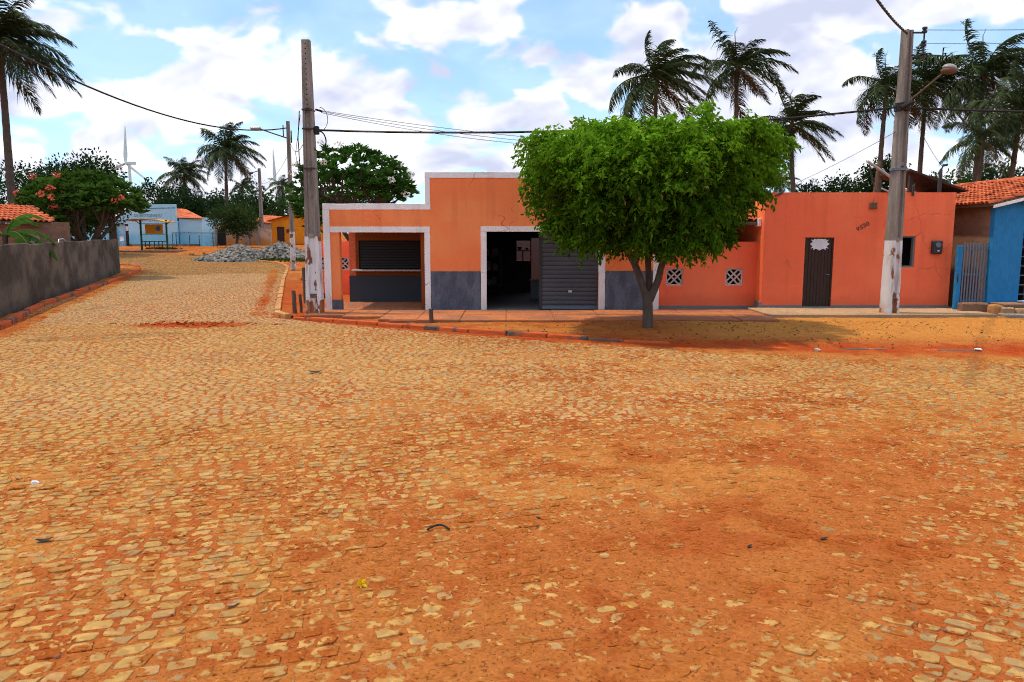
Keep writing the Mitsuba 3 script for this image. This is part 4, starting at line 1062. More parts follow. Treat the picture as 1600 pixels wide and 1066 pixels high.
def wire(name, label, pts, sag, rad, cat='cable', group=None, n=24, twist=0.0):
    """A sagging wire through two ends."""
    a, b_ = np.array(pts[0], float), np.array(pts[1], float)
    t = np.linspace(0, 1, n)
    p = a + (b_ - a) * t[:, None]
    p[:, 2] -= sag * 4 * t * (1 - t)
    k = key_for(name)
    mb = MB()
    if twist:
        for ph in (0, 2.1, 4.2):
            mb.tube(p + np.stack([np.cos(t * twist + ph), np.sin(t * twist + ph) * 0, np.sin(t * twist + ph)], 1) * rad * 0.9, rad * 0.7, 5)
    else:
        mb.tube(p, rad, 5)
    mb.build(k, 'black_rubber')
    labels[k] = {'label': label, 'category': cat, **({'group': group} if group else {})}


wire('power_cable', 'thick black cable sagging across the sky above the side street to its lamp pole', [(-15.9, 24.0, 8.25), (-13.1, 46.5, 8.35)], 1.05, 0.035)
wire('power_cable', 'thick black cable strung from the corner pole to the lamp pole behind the tree', [(-5.2, 21.3, 5.02), (9.95, 20.7, 5.52)], 0.28, 0.028)
wire('power_cable', 'thick black cable leaving the lamp pole above the red tiled roof', [(10.15, 20.7, 5.5), (20.5, 18.5, 5.25)], 0.15, 0.03)
wire('power_cable', 'twisted black cable coming from overhead to the top of the lamp pole', [(4.4, 12.2, 7.35), (10.0, 20.65, 7.33)], 0.25, 0.022, n=120, twist=75)
for i, (z0, z1) in enumerate([(5.52, 4.95), (5.50, 4.86), (5.47, 4.80)]):
    wire('service_wire', ('uppermost', 'middle', 'lowest')[i] + ' of three thin wires running from the corner pole down behind the tree', [(-5.05, 21.3, z0), (3.2, 24.0, z1)], 0.10 + 0.05 * i, 0.007, 'wire', 'thin wires at the corner pole')
for i, z in enumerate((7.38, 7.05, 6.76)):
    wire('service_wire', 'thin wire leaving the ' + ('top', 'middle', 'bottom')[i] + ' insulator of the lamp pole rack', [(10.45, 20.56, z), (21.5, 19.4, z + 0.05)], 0.10, 0.007, 'wire', 'thin wires at the insulators')
wire('service_wire', 'thin wire dropping from the lamp pole towards the tree side', [(9.9, 20.7, 4.9), (8.0, 26.0, 3.4)], 0.1, 0.007, 'wire')
wire('service_wire', 'thin wire dropping from the lamp pole to the curved mast', [(10.3, 20.7, 5.4), (12.24, 22.7, 4.2)], 0.1, 0.007, 'wire')
wire('service_wire', 'thin wire between the two far street poles', [(-26.2, 82.4, 7.6), (-13.0, 47, 7.2)], 0.8, 0.014, 'wire')
wire('service_wire', 'thin wire from the far pole towards the pale blue hall', [(-26.3, 82.4, 7.5), (-40, 84, 6.0)], 0.5, 0.014, 'wire')
wire('service_wire', 'thin wire from the corner pole to the pole with the lamp arm', [(-5.5, 21.5, 4.9), (-12.9, 46.5, 7.6)], 0.5, 0.012, 'wire')

# wooden stumps
for i, (x, y, h, w, lab) in enumerate([(-6.72, 25.4, 1.12, 0.15, 'tallest dark wooden stump beside the corner pole'), (-6.42, 25.0, 0.62, 0.14, 'leaning dark stump just right of the tallest one'), (-6.15, 22.0, 0.62, 0.12, 'short dark stump nearest the yellowish kerb'), (-6.05, 22.3, 0.5, 0.08, 'thin stump tucked behind the short one at the kerb'), (-2.03, 19.5, 0.36, 0.11, 'single weathered post stub before the porch')]):
    k = key_for('wooden_post')
    m = trimesh.creation.cylinder(w / 2, h + 0.2, sections=9).subdivide().subdivide()
    v = np.array(m.vertices)
    v += (np.stack([meshkit.fbm(v * 9 + i, 3, q) - 0.5 for q in range(3)], 1)) * 0.05
    v[:, 0] += v[:, 2] * (0.05 if i == 1 else -0.02)
    MB().add(v + [x, y, h / 2 - 0.02], m.faces).build(k, 'old_post_wood', 40)
    labels[k] = {'label': lab, 'category': 'post', 'group': 'wooden stumps along the kerb'}


def turbine(label, x, y, z, L, yaw, ph):
    k = thing('wind_turbine', label, 'wind turbine', 'wind turbines on the horizon')
    part(k, 'tower', MB().tube([(x, y, 0), (x, y, z - 1)], [2.3, 1.4], 14), 'turbine_white', 40)
    part(k, 'nacelle', MB().box(x - 2.5, x + 7.5, y - 1.8, y + 1.8, z - 1.8, z + 1.8, 0.6), 'turbine_white')
    hx = x - 4.0
    part(k, 'hub', MB().mesh(trimesh.creation.icosphere(2, 1.7).apply_translation((hx, y, z))), 'turbine_white', True)
    ax = np.array([math.sin(yaw), math.cos(yaw), 0])
    for i in range(3):
        a = ph + i * 2 * math.pi / 3
        d_ = ax * math.sin(a) + np.array([0, 0, math.cos(a)])
        o = np.cross(d_, [math.cos(yaw), -math.sin(yaw), 0])
        s = np.linspace(0, 1, 12)
        ch = np.interp(s, [0, 0.06, 0.2, 1], [1.1, 1.2, 2.0, 0.35])
        th = np.interp(s, [0, 0.06, 0.2, 1], [1.1, 1.0, 0.6, 0.1])
        c0 = np.array([hx, y, z]) + d_ * (s * L)[:, None]
        nrm = np.array([math.cos(yaw), -math.sin(yaw), 0])
        ring = np.linspace(0, 2 * math.pi, 9)[:-1]
        v = (c0[:, None] + (o + 0.5 * nrm)[None, None] * (ch[:, None] * np.cos(ring))[..., None] + nrm[None, None] * (th[:, None] * np.sin(ring))[..., None]).reshape(-1, 3)
        f = [[p * 8 + q, p * 8 + (q + 1) % 8, (p + 1) * 8 + (q + 1) % 8, (p + 1) * 8 + q] for p in range(11) for q in range(8)]
        part(k, 'blade', MB().add(v, f), 'turbine_white', True)


turbine('nearer white wind turbine above the flowering tree', -432.0, 900.0, 81.0, 41.0, math.radians(28), 0.06)
turbine('farther pale wind turbine beside the thin street pole', -294.0, 1000.0, 66.0, 41.0, math.radians(28), -0.03)

# ---------------------------------------------------------------- palms
scene['palm_leaf'] = two({'type': 'principled', 'base_color': {'type': 'mesh_attribute', 'name': 'vertex_color'}, 'roughness': 0.7, 'specular': 0.12})


def unit(v):
    return v / (np.linalg.norm(v, axis=-1, keepdims=True) + 1e-12)


def frond(rng, hub, az, el, L, wind, col, nl=60):
    n = 16
    d = np.array([math.cos(az) * math.cos(el), math.sin(az) * math.cos(el), math.sin(el)])
    P, D = [np.array(hub)], [d]
    for i in range(n - 1):
        t = i / n
        d = unit(d + np.array([wind * 0.105 * (0.35 + t), 0.01, -0.055 - 0.105 * t]))
        P.append(P[-1] + d * L / n)
        D.append(d)
    P, D = np.array(P), np.array(D)
    mb = MB()
    mb.tube(P, np.linspace(0.045, 0.008, n) * L / 4, 4, np.array(col) * [1.7, 1.35, 1.0])
    t = np.linspace(0.10, 1.0, nl) + rng.normal(0, 0.004, nl)
    t = np.clip(t, 0, 0.999) * (n - 1)
    i0 = t.astype(int)
    fr = (t - i0)[:, None]
    base = P[i0] * (1 - fr) + P[np.minimum(i0 + 1, n - 1)] * fr
    dd = unit(D[i0])
    up = np.array([0, 0, 1.0])
    sd = unit(np.cross(dd, up) + 1e-6)
    tt = t / (n - 1)
    ll = L * 0.30 * np.sin(np.pi * (tt * 0.80 + 0.16)) ** 0.8
    V, Fc, C, k0 = [], [], [], 0
    for sg in (1, -1):
        jit = rng.normal(0, 0.16, (nl, 3))
        d1 = unit(sg * sd * 0.75 + dd * 0.55 + np.array([wind * 0.5, 0, -0.33]) + jit)
        d2 = unit(d1 * 0.7 + dd * 0.2 + np.array([wind * 0.45, 0, -0.72]) + jit * 0.5)
        l = ll * rng.uniform(0.75, 1.1, nl)
        w = unit(np.cross(d1, up) * 0.4 + dd) * 0.036 * L / 4
        m = base + d1 * (l * 0.5)[:, None]
        e = m + d2 * (l * 0.55)[:, None]
        V.append(np.stack([base - w * 0.6, base + w * 0.6, m + w, m - w, e], 1).reshape(-1, 3))
        k = np.arange(nl)[:, None] * 5 + k0
        Fc.append(np.concatenate([k + [[0, 1, 2]], k + [[0, 2, 3]], k + [[3, 2, 4]]]))
        cc = np.array(col) * rng.uniform(0.7, 1.35, (nl, 1))
        C.append(np.repeat(cc, 5, 0))
        k0 += nl * 5
    mb.add(np.vstack(V), np.vstack(Fc), np.vstack(C))
    return mb


def palm(label, x, y, hz, L, seed, base_dx=0.0, nf=24, wind=1.0, tr=0.17, group='coconut palms behind the houses', tilt=1.0, nuts=True):
    L = L * 1.08
    rng = np.random.default_rng(seed)
    k = thing('coconut_palm', label, 'palm tree', group)
    z0 = float(tz(y)) - 0.2
    t = np.linspace(0, 1, 26)
    bend = base_dx * (1 - t) ** 1.6
    pts = np.stack([x + bend + 0.06 * np.sin(t * 5 + seed), y + 0 * t, z0 + (hz - z0) * t], 1)
    rad = tr * (1.25 - 0.5 * t + 0.4 * np.exp(-t * 14)) * (1 + 0.05 * (np.arange(26) % 2))
    part(k, 'trunk', MB().tube(pts, rad, 9), 'palm_bark', 50)
    hub = np.array([x, y, hz])
    for i in range(nf):
        g = i / nf
        az = i * 2.39996 + rng.normal(0, 0.15)
        el = math.radians(78 - 118 * g ** 0.95 * tilt) + rng.normal(0, 0.08)
        w = wind * rng.uniform(0.65, 1.25)
        c = np.array([0.030, 0.054, 0.020]) * rng.uniform(0.75, 1.3)
        if g > 0.86:
            c = np.array([0.06, 0.045, 0.018]) * rng.uniform(0.7, 1.2)
        part(k, 'frond', frond(rng, hub + rng.normal(0, 0.05, 3), az, el, L * rng.uniform(0.82, 1.1) * (0.8 + 0.25 * min(1, 3 * g)), w, c), 'palm_leaf')
    part(k, 'spear', MB().tube([hub, hub + [-0.12, 0, L * 0.28], hub + [-0.22, 0, L * 0.52], hub + [-0.05, 0, L * 0.62]], [0.06, 0.04, 0.025, 0.01], 5), 'palm_bark', label='young spear leaf') if seed % 2 == 0 else None
    if nuts:
        mb = MB()
        for i in range(7):
            a = rng.uniform(0, 6.28)
            m = trimesh.creation.icosphere(1, 0.13)
            mb.add(np.array(m.vertices) * [1, 1, 1.25] + hub + [0.28 * math.cos(a), 0.28 * math.sin(a), -0.25 - rng.uniform(0, 0.35)], m.faces)
        part(k, 'coconut_bunch', mb, 'palm_bark', True)


palm('dense wind blown palm rising behind the left half of the round tree crown', 10.1, 57, 13.2, 4.3, 3, 0.4, 30)
palm('wind blown palm with open crown rising behind the right half of the round tree', 15.8, 57, 13.9, 4.0, 4, 0.3, 22)
palm('lower palm with leaning trunk just right of the round tree crown', 19.9, 57, 10.0, 3.6, 6, 0.8, 24)
palm('palm whose thin trunk stands just left of the lamp pole', 26.4, 57, 12.6, 3.5, 8, -0.15, 24, 1.1)
palm('palm directly behind the lamp head, straight thin trunk', 30.7, 60, 13.2, 4.2, 9, 0.2, 26)
palm('tall palm with spread crown nearest the upper corner above the tiled roof', 32.0, 55, 12.9, 4.6, 10, 0.0, 26)
palm('broad drooping palm low over the red tiled roof, yellow frond hanging', 31.6, 50, 9.9, 4.0, 12, -1.2, 30, 0.5)
palm('young palm with slanting trunk between lamp pole and tiled roof corner', 28.9, 49, 8.0, 2.9, 31, -1.1, 16, 0.6, 0.14)
palm('small far palm just beside the right edge of the round tree', 37.2, 110, 9.3, 2.9, 13, 0.0, 18, 0.8)
palm('small far palm peeping over the parapet left of the lamp pole', 46.2, 100, 8.9, 2.8, 15, 0.0, 18, 0.8)
palm('big palm cut by the frame above the flowering tree, long arching fronds', -28.4, 45, 12.7, 4.1, 16, 0.15, 32, 0.55, 0.2)
palm('shorter of the two palms above the pale blue hall', -45.3, 110, 10.4, 3.9, 18, 0.0, 28, 0.35)
palm('taller of the two palms behind the hall, slim dark trunk', -35.8, 100, 12.7, 4.9, 20, -0.5, 30, 0.45, 0.22)
palm('tiny far palm with bent trunk right of the tall hall palm', -68.0, 200, 14.2, 4.3, 22, 1.2, 18, 0.9, 0.2)
palm('tiny far palm beside the lamp arm pole', -55.0, 190, 13.6, 4.3, 23, 0.0, 18, 0.9, 0.22)
palm('lowest of the far palms, below the one beside the lamp arm pole', -52.5, 180, 9.8, 3.6, 25, 0.0, 16, 0.6, 0.2)


# ---------------------------------------------------------------- leafy trees
def leaf_quads(rng, c, d, size, col, ratio=0.5, fold=0.25):
    """Folded leaves at points c pointing along d."""
    n = len(c)
    r = unit(rng.normal(size=(n, 3)) + np.array([0, 0, 0.9]))
    s = unit(np.cross(d, r))
    up = unit(np.cross(s, d))
    L = size * rng.uniform(0.7, 1.25, (n, 1))
    W = L * ratio * 0.5
    mid = c + d * L * 0.45
    v = np.stack([c, mid + s * W + up * W * fold, c + d * L, mid - s * W + up * W * fold], 1).reshape(-1, 3)
    k = np.arange(n)[:, None] * 4
    f = np.concatenate([k + [[0, 1, 2]], k + [[0, 2, 3]]])
    return v, f, np.repeat(col, 4, 0)


def crown_cloud(rng, blobs, n, size, base, var=0.35, spray=10):
    """Leaves in sprays spread through rounded masses; BLOBS are (x, y, z, rx, ry, rz)."""
    b = np.array(blobs, float)
    vol = b[:, 3] * b[:, 4] + b[:, 4] * b[:, 5]
    idx = rng.choice(len(b), n // spray, p=vol / vol.sum())
    dirs = unit(rng.normal(size=(len(idx), 3)))
    rad = 1 - 0.55 * rng.random((len(idx), 1)) ** 1.8
    rad *= 0.82 + 0.42 * meshkit.fbm(dirs * 2.2 + idx[:, None] * 3.1, 3, 2)[:, None]
    c = b[idx, :3] + dirs * rad * b[idx, 3:]
    tone_ = rng.uniform(1 - var, 1 + var, (len(idx), 1)) * np.array(base)
    c = np.repeat(c, spray, 0) + rng.normal(0, size * 1.1, (len(idx) * spray, 3))
    d = unit(np.repeat(dirs, spray, 0) * 0.8 + rng.normal(0, 0.55, (len(c), 3)) + np.array([0, 0, -0.15]))
    return leaf_quads(rng, c, d, size, np.repeat(tone_, spray, 0) * rng.uniform(0.8, 1.2, (len(c), 1)))


def limbs(rng, base, r0, ends, lean=0.5):
    mb = MB()
    base = np.array(base, float)
    for e in ends:
        e = np.array(e, float)
        m = base + (e - base) * 0.5 + np.array([0, 0, 0.12 * np.linalg.norm(e - base)]) * lean
        t = np.linspace(0, 1, 9)[:, None]
        p = (1 - t) ** 2 * base + 2 * t * (1 - t) * m + t ** 2 * e
        mb.tube(p, r0 * np.linspace(1, 0.22, 9), 7)
    return mb


def leafy(label, x, y, blobs, n, size, base, seed, tr=0.2, group=None, name='broadleaf_tree', spray=10):
    rng = np.random.default_rng(seed)
    k = thing(name, label, 'tree', group)
    z0 = float(tz(y)) - 0.1
    low = min(b[2] - 0.4 * b[5] for b in blobs)
    mb = MB().tube([(x, y, z0), (x + 0.1, y, z0 + (low - z0) * 0.6), (x, y, low)], [tr * 1.2, tr, tr * 0.85], 8)
    lb = limbs(rng, (x, y, low - 0.05), tr * 0.7, [b[:3] for b in blobs])
    mb.add(*lb.get())
    part(k, 'trunk', mb, 'bark', 50)
    v, f, c = crown_cloud(rng, blobs, n, size, base, 0.4, spray)
    part(k, 'crown', MB().add(v, f, c), 'leaf')
    return k, rng


# the round street tree
rng = np.random.default_rng(101)
ft = thing('street_tree', 'round clipped bright green street tree with forked grey trunk before the orange shop', 'tree')
TX, TY = 3.22, 18.35
mb = MB().tube([(TX, TY, -0.15), (TX + 0.0, TY, 0.02), (TX - 0.01, TY, 0.25), (TX - 0.02, TY, 0.62), (TX - 0.05, TY, 0.95)], [0.18, 0.14, 0.125, 0.118, 0.112], 14)
for pts, rd in [([(TX - 0.03, TY, 0.72), (TX - 0.18, TY - 0.05, 1.15), (TX - 0.36, TY - 0.1, 1.6), (TX - 0.6, TY - 0.2, 2.0), (TX - 1.2, TY - 0.3, 2.7), (TX - 1.9, TY - 0.3, 3.5)], [0.092, 0.085, 0.08, 0.072, 0.05, 0.02]),
                ([(TX, TY, 0.72), (TX + 0.02, TY + 0.12, 1.2), (TX - 0.02, TY + 0.2, 1.8), (TX + 0.1, TY + 0.4, 2.6), (TX + 0.1, TY + 0.6, 4.0)], [0.085, 0.075, 0.068, 0.06, 0.02]),
                ([(TX + 0.02, TY, 0.74), (TX + 0.20, TY - 0.05, 1.2), (TX + 0.28, TY - 0.08, 1.65), (TX + 0.55, TY - 0.15, 2.05), (TX + 1.4, TY - 0.2, 2.8), (TX + 2.2, TY, 3.7)], [0.092, 0.082, 0.075, 0.068, 0.05, 0.02]),
                ([(TX - 0.36, TY - 0.1, 1.6), (TX - 0.3, TY - 0.6, 2.2), (TX - 0.5, TY - 1.2, 3.2)], [0.08, 0.07, 0.03]),
                ([(TX + 0.28, TY - 0.08, 1.65), (TX + 0.5, TY - 0.8, 2.4), (TX + 0.8, TY - 1.3, 3.3)], [0.08, 0.07, 0.03])]:
    t = np.linspace(0, 1, 16)
    q = np.linspace(0, 1, len(pts))
    P = np.stack([np.interp(t, q, np.array(pts)[:, i]) for i in range(3)], 1)
    P[1:-1] = (P[:-2] + 2 * P[1:-1] + P[2:]) / 4
    mb.tube(P, np.interp(t, q, rd), 10)
tv, tf = mb.get()
part(ft, 'trunk', MB().add(tv, tf), 'bark', 60, 'smooth grey trunk forking into three limbs')
CX, CY = 3.25, 18.3
PZ = np.array([2.10, 2.17, 2.30, 2.52, 2.82, 3.25, 3.75, 4.15, 4.45, 4.65, 4.8])
PR = np.array([0.5, 0.9, 1.25, 1.65, 2.08, 2.5, 2.78, 2.8, 2.45, 1.7, 0.6])


def crown_r(th, z):
    ex = 2.25
    c, s = np.abs(np.cos(th)), np.abs(np.sin(th))
    sq = (c ** ex + s ** ex) ** (-1 / ex)
    r = np.interp(z, PZ, PR) * sq
    p = np.stack([np.cos(th) * 2.2, np.sin(th) * 2.2, z * 0.9], -1)
    return r * (0.82 + 0.38 * meshkit.fbm(p * 0.9, 3, 5)) + 0.75 * (meshkit.fbm(p * 2.3, 2, 8) - 0.5)


nb = 330
bt, bz = rng.uniform(0, 2 * math.pi, nb), rng.uniform(2.25, 4.4, nb)
br_ = crown_r(bt, bz) * 0.90 - 0.22 + rng.normal(0, 0.17, nb)
B1 = np.stack([CX + np.cos(bt) * br_, CY + np.sin(bt) * br_ * 0.84, bz], 1)
ri0, bt2 = np.sqrt(rng.random(150)) * 0.92, rng.uniform(0, 2 * math.pi, 150)
rt = crown_r(bt2, np.full(150, 4.2)) * ri0
B2 = np.stack([CX + np.cos(bt2) * rt, CY + np.sin(bt2) * rt * 0.84, 4.32 - 0.75 * ri0 ** 3.5 + 1.0 * (meshkit.fbm(np.stack([np.cos(bt2) * rt, np.sin(bt2) * rt, bt2 * 0], 1) * 0.75, 2, 4) - 0.45) + rng.normal(0, 0.12, 150) + 0.10 * np.cos(bt2)], 1)
rl = crown_r(bt2, np.full(150, 2.3)) * ri0
B3 = np.stack([CX + np.cos(bt2) * rl, CY + np.sin(bt2) * rl * 0.84, 2.38 + rng.uniform(0, 0.3, 150) + 0.65 * ri0 ** 2], 1)
bi = rng.normal(size=(170, 3))
bi = unit(bi) * rng.random((170, 1)) ** 0.4
B4 = np.array([CX, CY, 3.3]) + bi * [1.9, 1.55, 0.9]
Bc = np.vstack([B1, B2, B3, B4])
Br = rng.uniform(0.22, 0.46, len(Bc))
Bc[:, 0] -= 0.06
pick = rng.choice(len(Bc), 9400, p=Br ** 2 / (Br ** 2).sum())
dn = rng.normal(size=(9400, 3)) + 0.8 * unit(Bc[pick] - np.array([CX, CY, 3.0])) + np.array([0, 0, 0.25])
C = Bc[pick] + unit(dn) * (Br[pick] * (1 - 0.45 * rng.random(9400) ** 2))[:, None] * [1, 1, 0.85]
btone = rng.uniform(0.55, 1.35, len(Bc))[pick]
# a few shoots above the flat top
nt_ = 160
ta = rng.uniform(0, 2 * math.pi, nt_)
ri = 2.6 * np.sqrt(rng.random(nt_))
tufts = np.stack([CX + np.cos(ta) * ri, CY + np.sin(ta) * ri * 0.86, 4.5 + 0.0 * ta], 1)
tufts[:, 2] += 0.35 * (meshkit.fbm(tufts * 1.6, 2, 12) - 0.35)
C = np.vstack([C, tufts])
btone = np.concatenate([btone, np.full(nt_, 1.15)])
out = unit(C - np.array([CX, CY, 2.7]))
per = 13
ax = unit(out * 0.8 + np.array([0, 0, -0.15]) + rng.normal(0, 0.35, (len(C), 3)))
tt = np.tile(np.linspace(0.05, 1, per), len(C))[:, None]
A = np.repeat(ax, per, 0)
tw = np.repeat(C, per, 0) + A * tt * 0.34 + np.array([0, 0, -0.14]) * tt ** 2
side_ = unit(np.cross(A, rng.normal(size=A.shape)))
d_ = unit(side_ * 0.75 + A * 0.35 + np.array([0, 0, -0.62]) + rng.normal(0, 0.2, A.shape))
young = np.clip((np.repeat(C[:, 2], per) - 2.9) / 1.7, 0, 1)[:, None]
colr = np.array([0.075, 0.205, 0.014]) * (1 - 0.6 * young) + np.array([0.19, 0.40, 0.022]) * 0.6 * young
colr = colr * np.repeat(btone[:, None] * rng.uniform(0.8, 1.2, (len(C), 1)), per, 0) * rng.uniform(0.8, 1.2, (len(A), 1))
colr[rng.random(len(A)) < 0.004] = (0.45, 0.38, 0.10)
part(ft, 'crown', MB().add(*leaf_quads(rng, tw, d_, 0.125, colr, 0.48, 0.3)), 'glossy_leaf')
tg = MB()
for i in range(0, 3000, 7):
    tg.tube([C[i] - out[i] * 0.5, C[i], C[i] + ax[i] * 0.3 + [0, 0, -0.08]], [0.012, 0.008, 0.003], 3)
part(ft, 'twigs', tg, 'bark', False, None, True)

# flowering tree with bare forked branches
def umbrella_tree(label, x, y, cx, cy, cz, rx, ry, rz, seed, nros, nflow, petal, leafc, zmin=-0.1, leaf=0.34, name='flowering_tree', trunk_h=1.6):
    rng = np.random.default_rng(seed)
    k = thing(name, label, 'tree')
    z0 = float(tz(y)) - 0.1
    fork = np.array([x, y, z0 + trunk_h])
    mb = MB().tube([(x, y, z0), (x + 0.05, y, z0 + trunk_h * 0.5), tuple(fork)], [0.24, 0.2, 0.18], 8)
    ends, mids = [], []
    for i in range(9):
        a = i * 2.4 + rng.normal(0, 0.2)
        m = fork + np.array([math.cos(a) * rx * 0.42, math.sin(a) * ry * 0.42, (cz - fork[2]) * rng.uniform(0.5, 0.9)]) + (np.array([cx, cy, 0]) - np.array([x, y, 0])) * 0.5
        mids.append(m)
        mb.tube([fork - [0, 0, 0.3], (fork + m) / 2 + [0, 0, -0.12], m], [0.13, 0.10, 0.075], 7)
        for j in range(5):
            b_ = a + rng.uniform(-0.7, 0.7)
            r_ = rng.uniform(0.55, 0.95)
            e = np.array([cx + math.cos(b_) * rx * r_, cy + math.sin(b_) * ry * r_, cz + rz * math.sqrt(max(0.0, 1 - r_ ** 2)) * rng.uniform(0.3, 0.95)])
            mb.tube([m, (m + e) / 2 + [0, 0, -0.15], e], [0.065, 0.045, 0.025], 5)
    part(k, 'trunk', mb, 'bark', 50, 'pale bare forking branches')
    dirs = unit(rng.normal(size=(nros, 3)))
    dirs[:, 2] = np.where(dirs[:, 2] < np.where(dirs[:, 0] < 0.05, -0.75, zmin), -dirs[:, 2] * 0.5, dirs[:, 2])
    rad = (1 - 0.35 * rng.random((nros, 1)) ** 2) * (0.84 + 0.34 * meshkit.fbm(dirs * 2.5 + seed, 3, 3)[:, None])
    c = np.array([cx, cy, cz]) + dirs * rad * [rx, ry, rz]
    per = 11
    a = np.tile(np.arange(per) * 2.4, nros)
    d_ = unit(np.stack([np.cos(a), np.sin(a), np.full(len(a), 0.25)], 1) + np.repeat(dirs, per, 0) * 0.5 + rng.normal(0, 0.25, (len(a), 3)))
    col = np.array(leafc) * np.repeat(rng.uniform(0.65, 1.35, (nros, 1)), per, 0) * rng.uniform(0.85, 1.15, (len(a), 1))
    part(k, 'crown', MB().add(*leaf_quads(rng, np.repeat(c, per, 0) + rng.normal(0, 0.03, (len(a), 3)), d_, leaf, col, 0.42, 0.2)), 'leaf')
    order = rng.permutation(nros)
    front = [i for i in order if dirs[i, 1] < -0.15 and dirs[i, 2] > -0.05][:nflow]
    for i in front:
        m = 26
        p = c[i] + dirs[i] * 0.30 + np.array([0, -0.12, 0.05]) + unit(rng.normal(size=(m, 3))) * [0.16, 0.16, 0.11]
        dd = unit(rng.normal(size=(m, 3)) + dirs[i])
        part(k, 'flower_cluster', MB().add(*leaf_quads(rng, p, dd, 0.11, np.array(petal) * rng.uniform(0.75, 1.15, (m, 1)), 0.8, 0.1)), 'leaf')
    return k


umbrella_tree('spreading tree with coral flowers and bare pale branches behind the grey wall', -22.0, 40.6, -21.9, 40.5, 3.55, 2.95, 2.4, 1.75, 61, 700, 18, (0.75, 0.17, 0.11), (0.055, 0.125, 0.02))
umbrella_tree('dense dark green tree with white flower clusters behind the shop porch', -6.9, 36.0, -7.2, 36.0, 4.0, 2.75, 2.3, 2.1, 62, 620, 15, (0.78, 0.80, 0.78), (0.040, 0.115, 0.018), leaf=0.30)

G = 'dark trees behind the far houses'
leafy('dark leafy tree at the frame edge behind the tiled house', -38.5, 62, [(-38.5, 62, 5.0, 3.2, 2.5, 2.2), (-35.6, 62, 5.2, 2.4, 2.2, 1.9)], 7000, 0.30, (0.030, 0.062, 0.022), 71, group=G)
leafy('dark leafy tree with a pointed top between the big palm and the flowering tree', -33.2, 60, [(-33.4, 60, 5.6, 2.6, 2.2, 1.9), (-32.6, 60, 4.2, 2.8, 2.2, 1.8)], 7000, 0.28, (0.026, 0.056, 0.022), 72, group=G)
leafy('tall dark leafy tree rising just behind the flowering tree', -31.6, 60, [(-31.6, 60, 6.2, 1.9, 2.0, 1.7), (-32.6, 60, 4.8, 2.2, 2.0, 1.8)], 7000, 0.28, (0.026, 0.058, 0.022), 73, group=G)
leafy('low dark tree right behind the roof of the pale blue hall', -50.0, 112, [(-50.6, 112, 6.5, 2.6, 2.2, 2.6), (-47.0, 112, 6.0, 2.8, 2.2, 2.2)], 6000, 0.42, (0.020, 0.050, 0.020), 74, group=G)
leafy('dark tree below the shorter hall palm', -43.5, 105, [(-44.0, 105, 5.0, 3.0, 2.4, 2.6), (-40.5, 105, 4.5, 2.8, 2.4, 2.4)], 7000, 0.42, (0.020, 0.048, 0.018), 75, group=G)
leafy('dark tree around the foot of the taller hall palm', -36.5, 104, [(-37.2, 104, 4.9, 2.8, 2.4, 2.6), (-33.5, 104, 4.4, 2.6, 2.4, 2.0)], 7000, 0.42, (0.024, 0.056, 0.020), 76, group=G)
leafy('open topped tree with thin twigs right of the taller hall palm', -30.8, 98, [(-31.8, 98, 5.6, 2.2, 2.2, 2.4), (-29.6, 98, 4.4, 2.2, 2.2, 2.0)], 3200, 0.42, (0.030, 0.07, 0.020), 77, group=G)
leafy('flat dark tree behind the roof of the yellow house', -27.0, 112, [(-29.0, 112, 5.4, 2.6, 2.2, 1.7), (-25.4, 112, 6.2, 3.0, 2.2, 1.5), (-20.5, 112, 6.2, 3.2, 2.2, 2.0)], 7000, 0.42, (0.022, 0.050, 0.018), 78, group=G)
leafy('small round dark bush tree before the stained white wall', -25.2, 72, [(-25.9, 72, 3.7, 1.5, 1.4, 1.1), (-24.7, 72, 3.5, 1.4, 1.4, 1.2)], 5000, 0.22, (0.040, 0.075, 0.022), 79, 0.12)
G2 = 'low far trees beyond the orange house'
leafy('low far clump of trees over the parapet right of the round tree', 41.5, 105, [(39.2, 105, 6.8, 2.0, 2, 1.4), (43.6, 105, 7.3, 2.2, 2, 1.9)], 4500, 0.45, (0.022, 0.046, 0.018), 80, group=G2)
leafy('dark tree hidden behind the middle of the lamp pole', 29.2, 62, [(29.0, 62, 6.2, 1.6, 1.5, 1.6)], 3500, 0.3, (0.024, 0.05, 0.018), 81, group=G2)
leafy('low green tree behind the tiled roof beside the curved mast', 40.5, 70, [(37.8, 70, 5.9, 2.4, 2, 1.1), (42.3, 70, 6.4, 2.3, 2, 1.8)], 4500, 0.34, (0.030, 0.075, 0.018), 82, group=G2)
leafy('dark tree below the broad drooping palm', 36.5, 58, [(35.2, 58, 4.8, 1.8, 2, 1.9), (38.5, 58, 4.9, 2.0, 2, 2.0)], 4500, 0.32, (0.022, 0.040, 0.016), 83, group=G2)

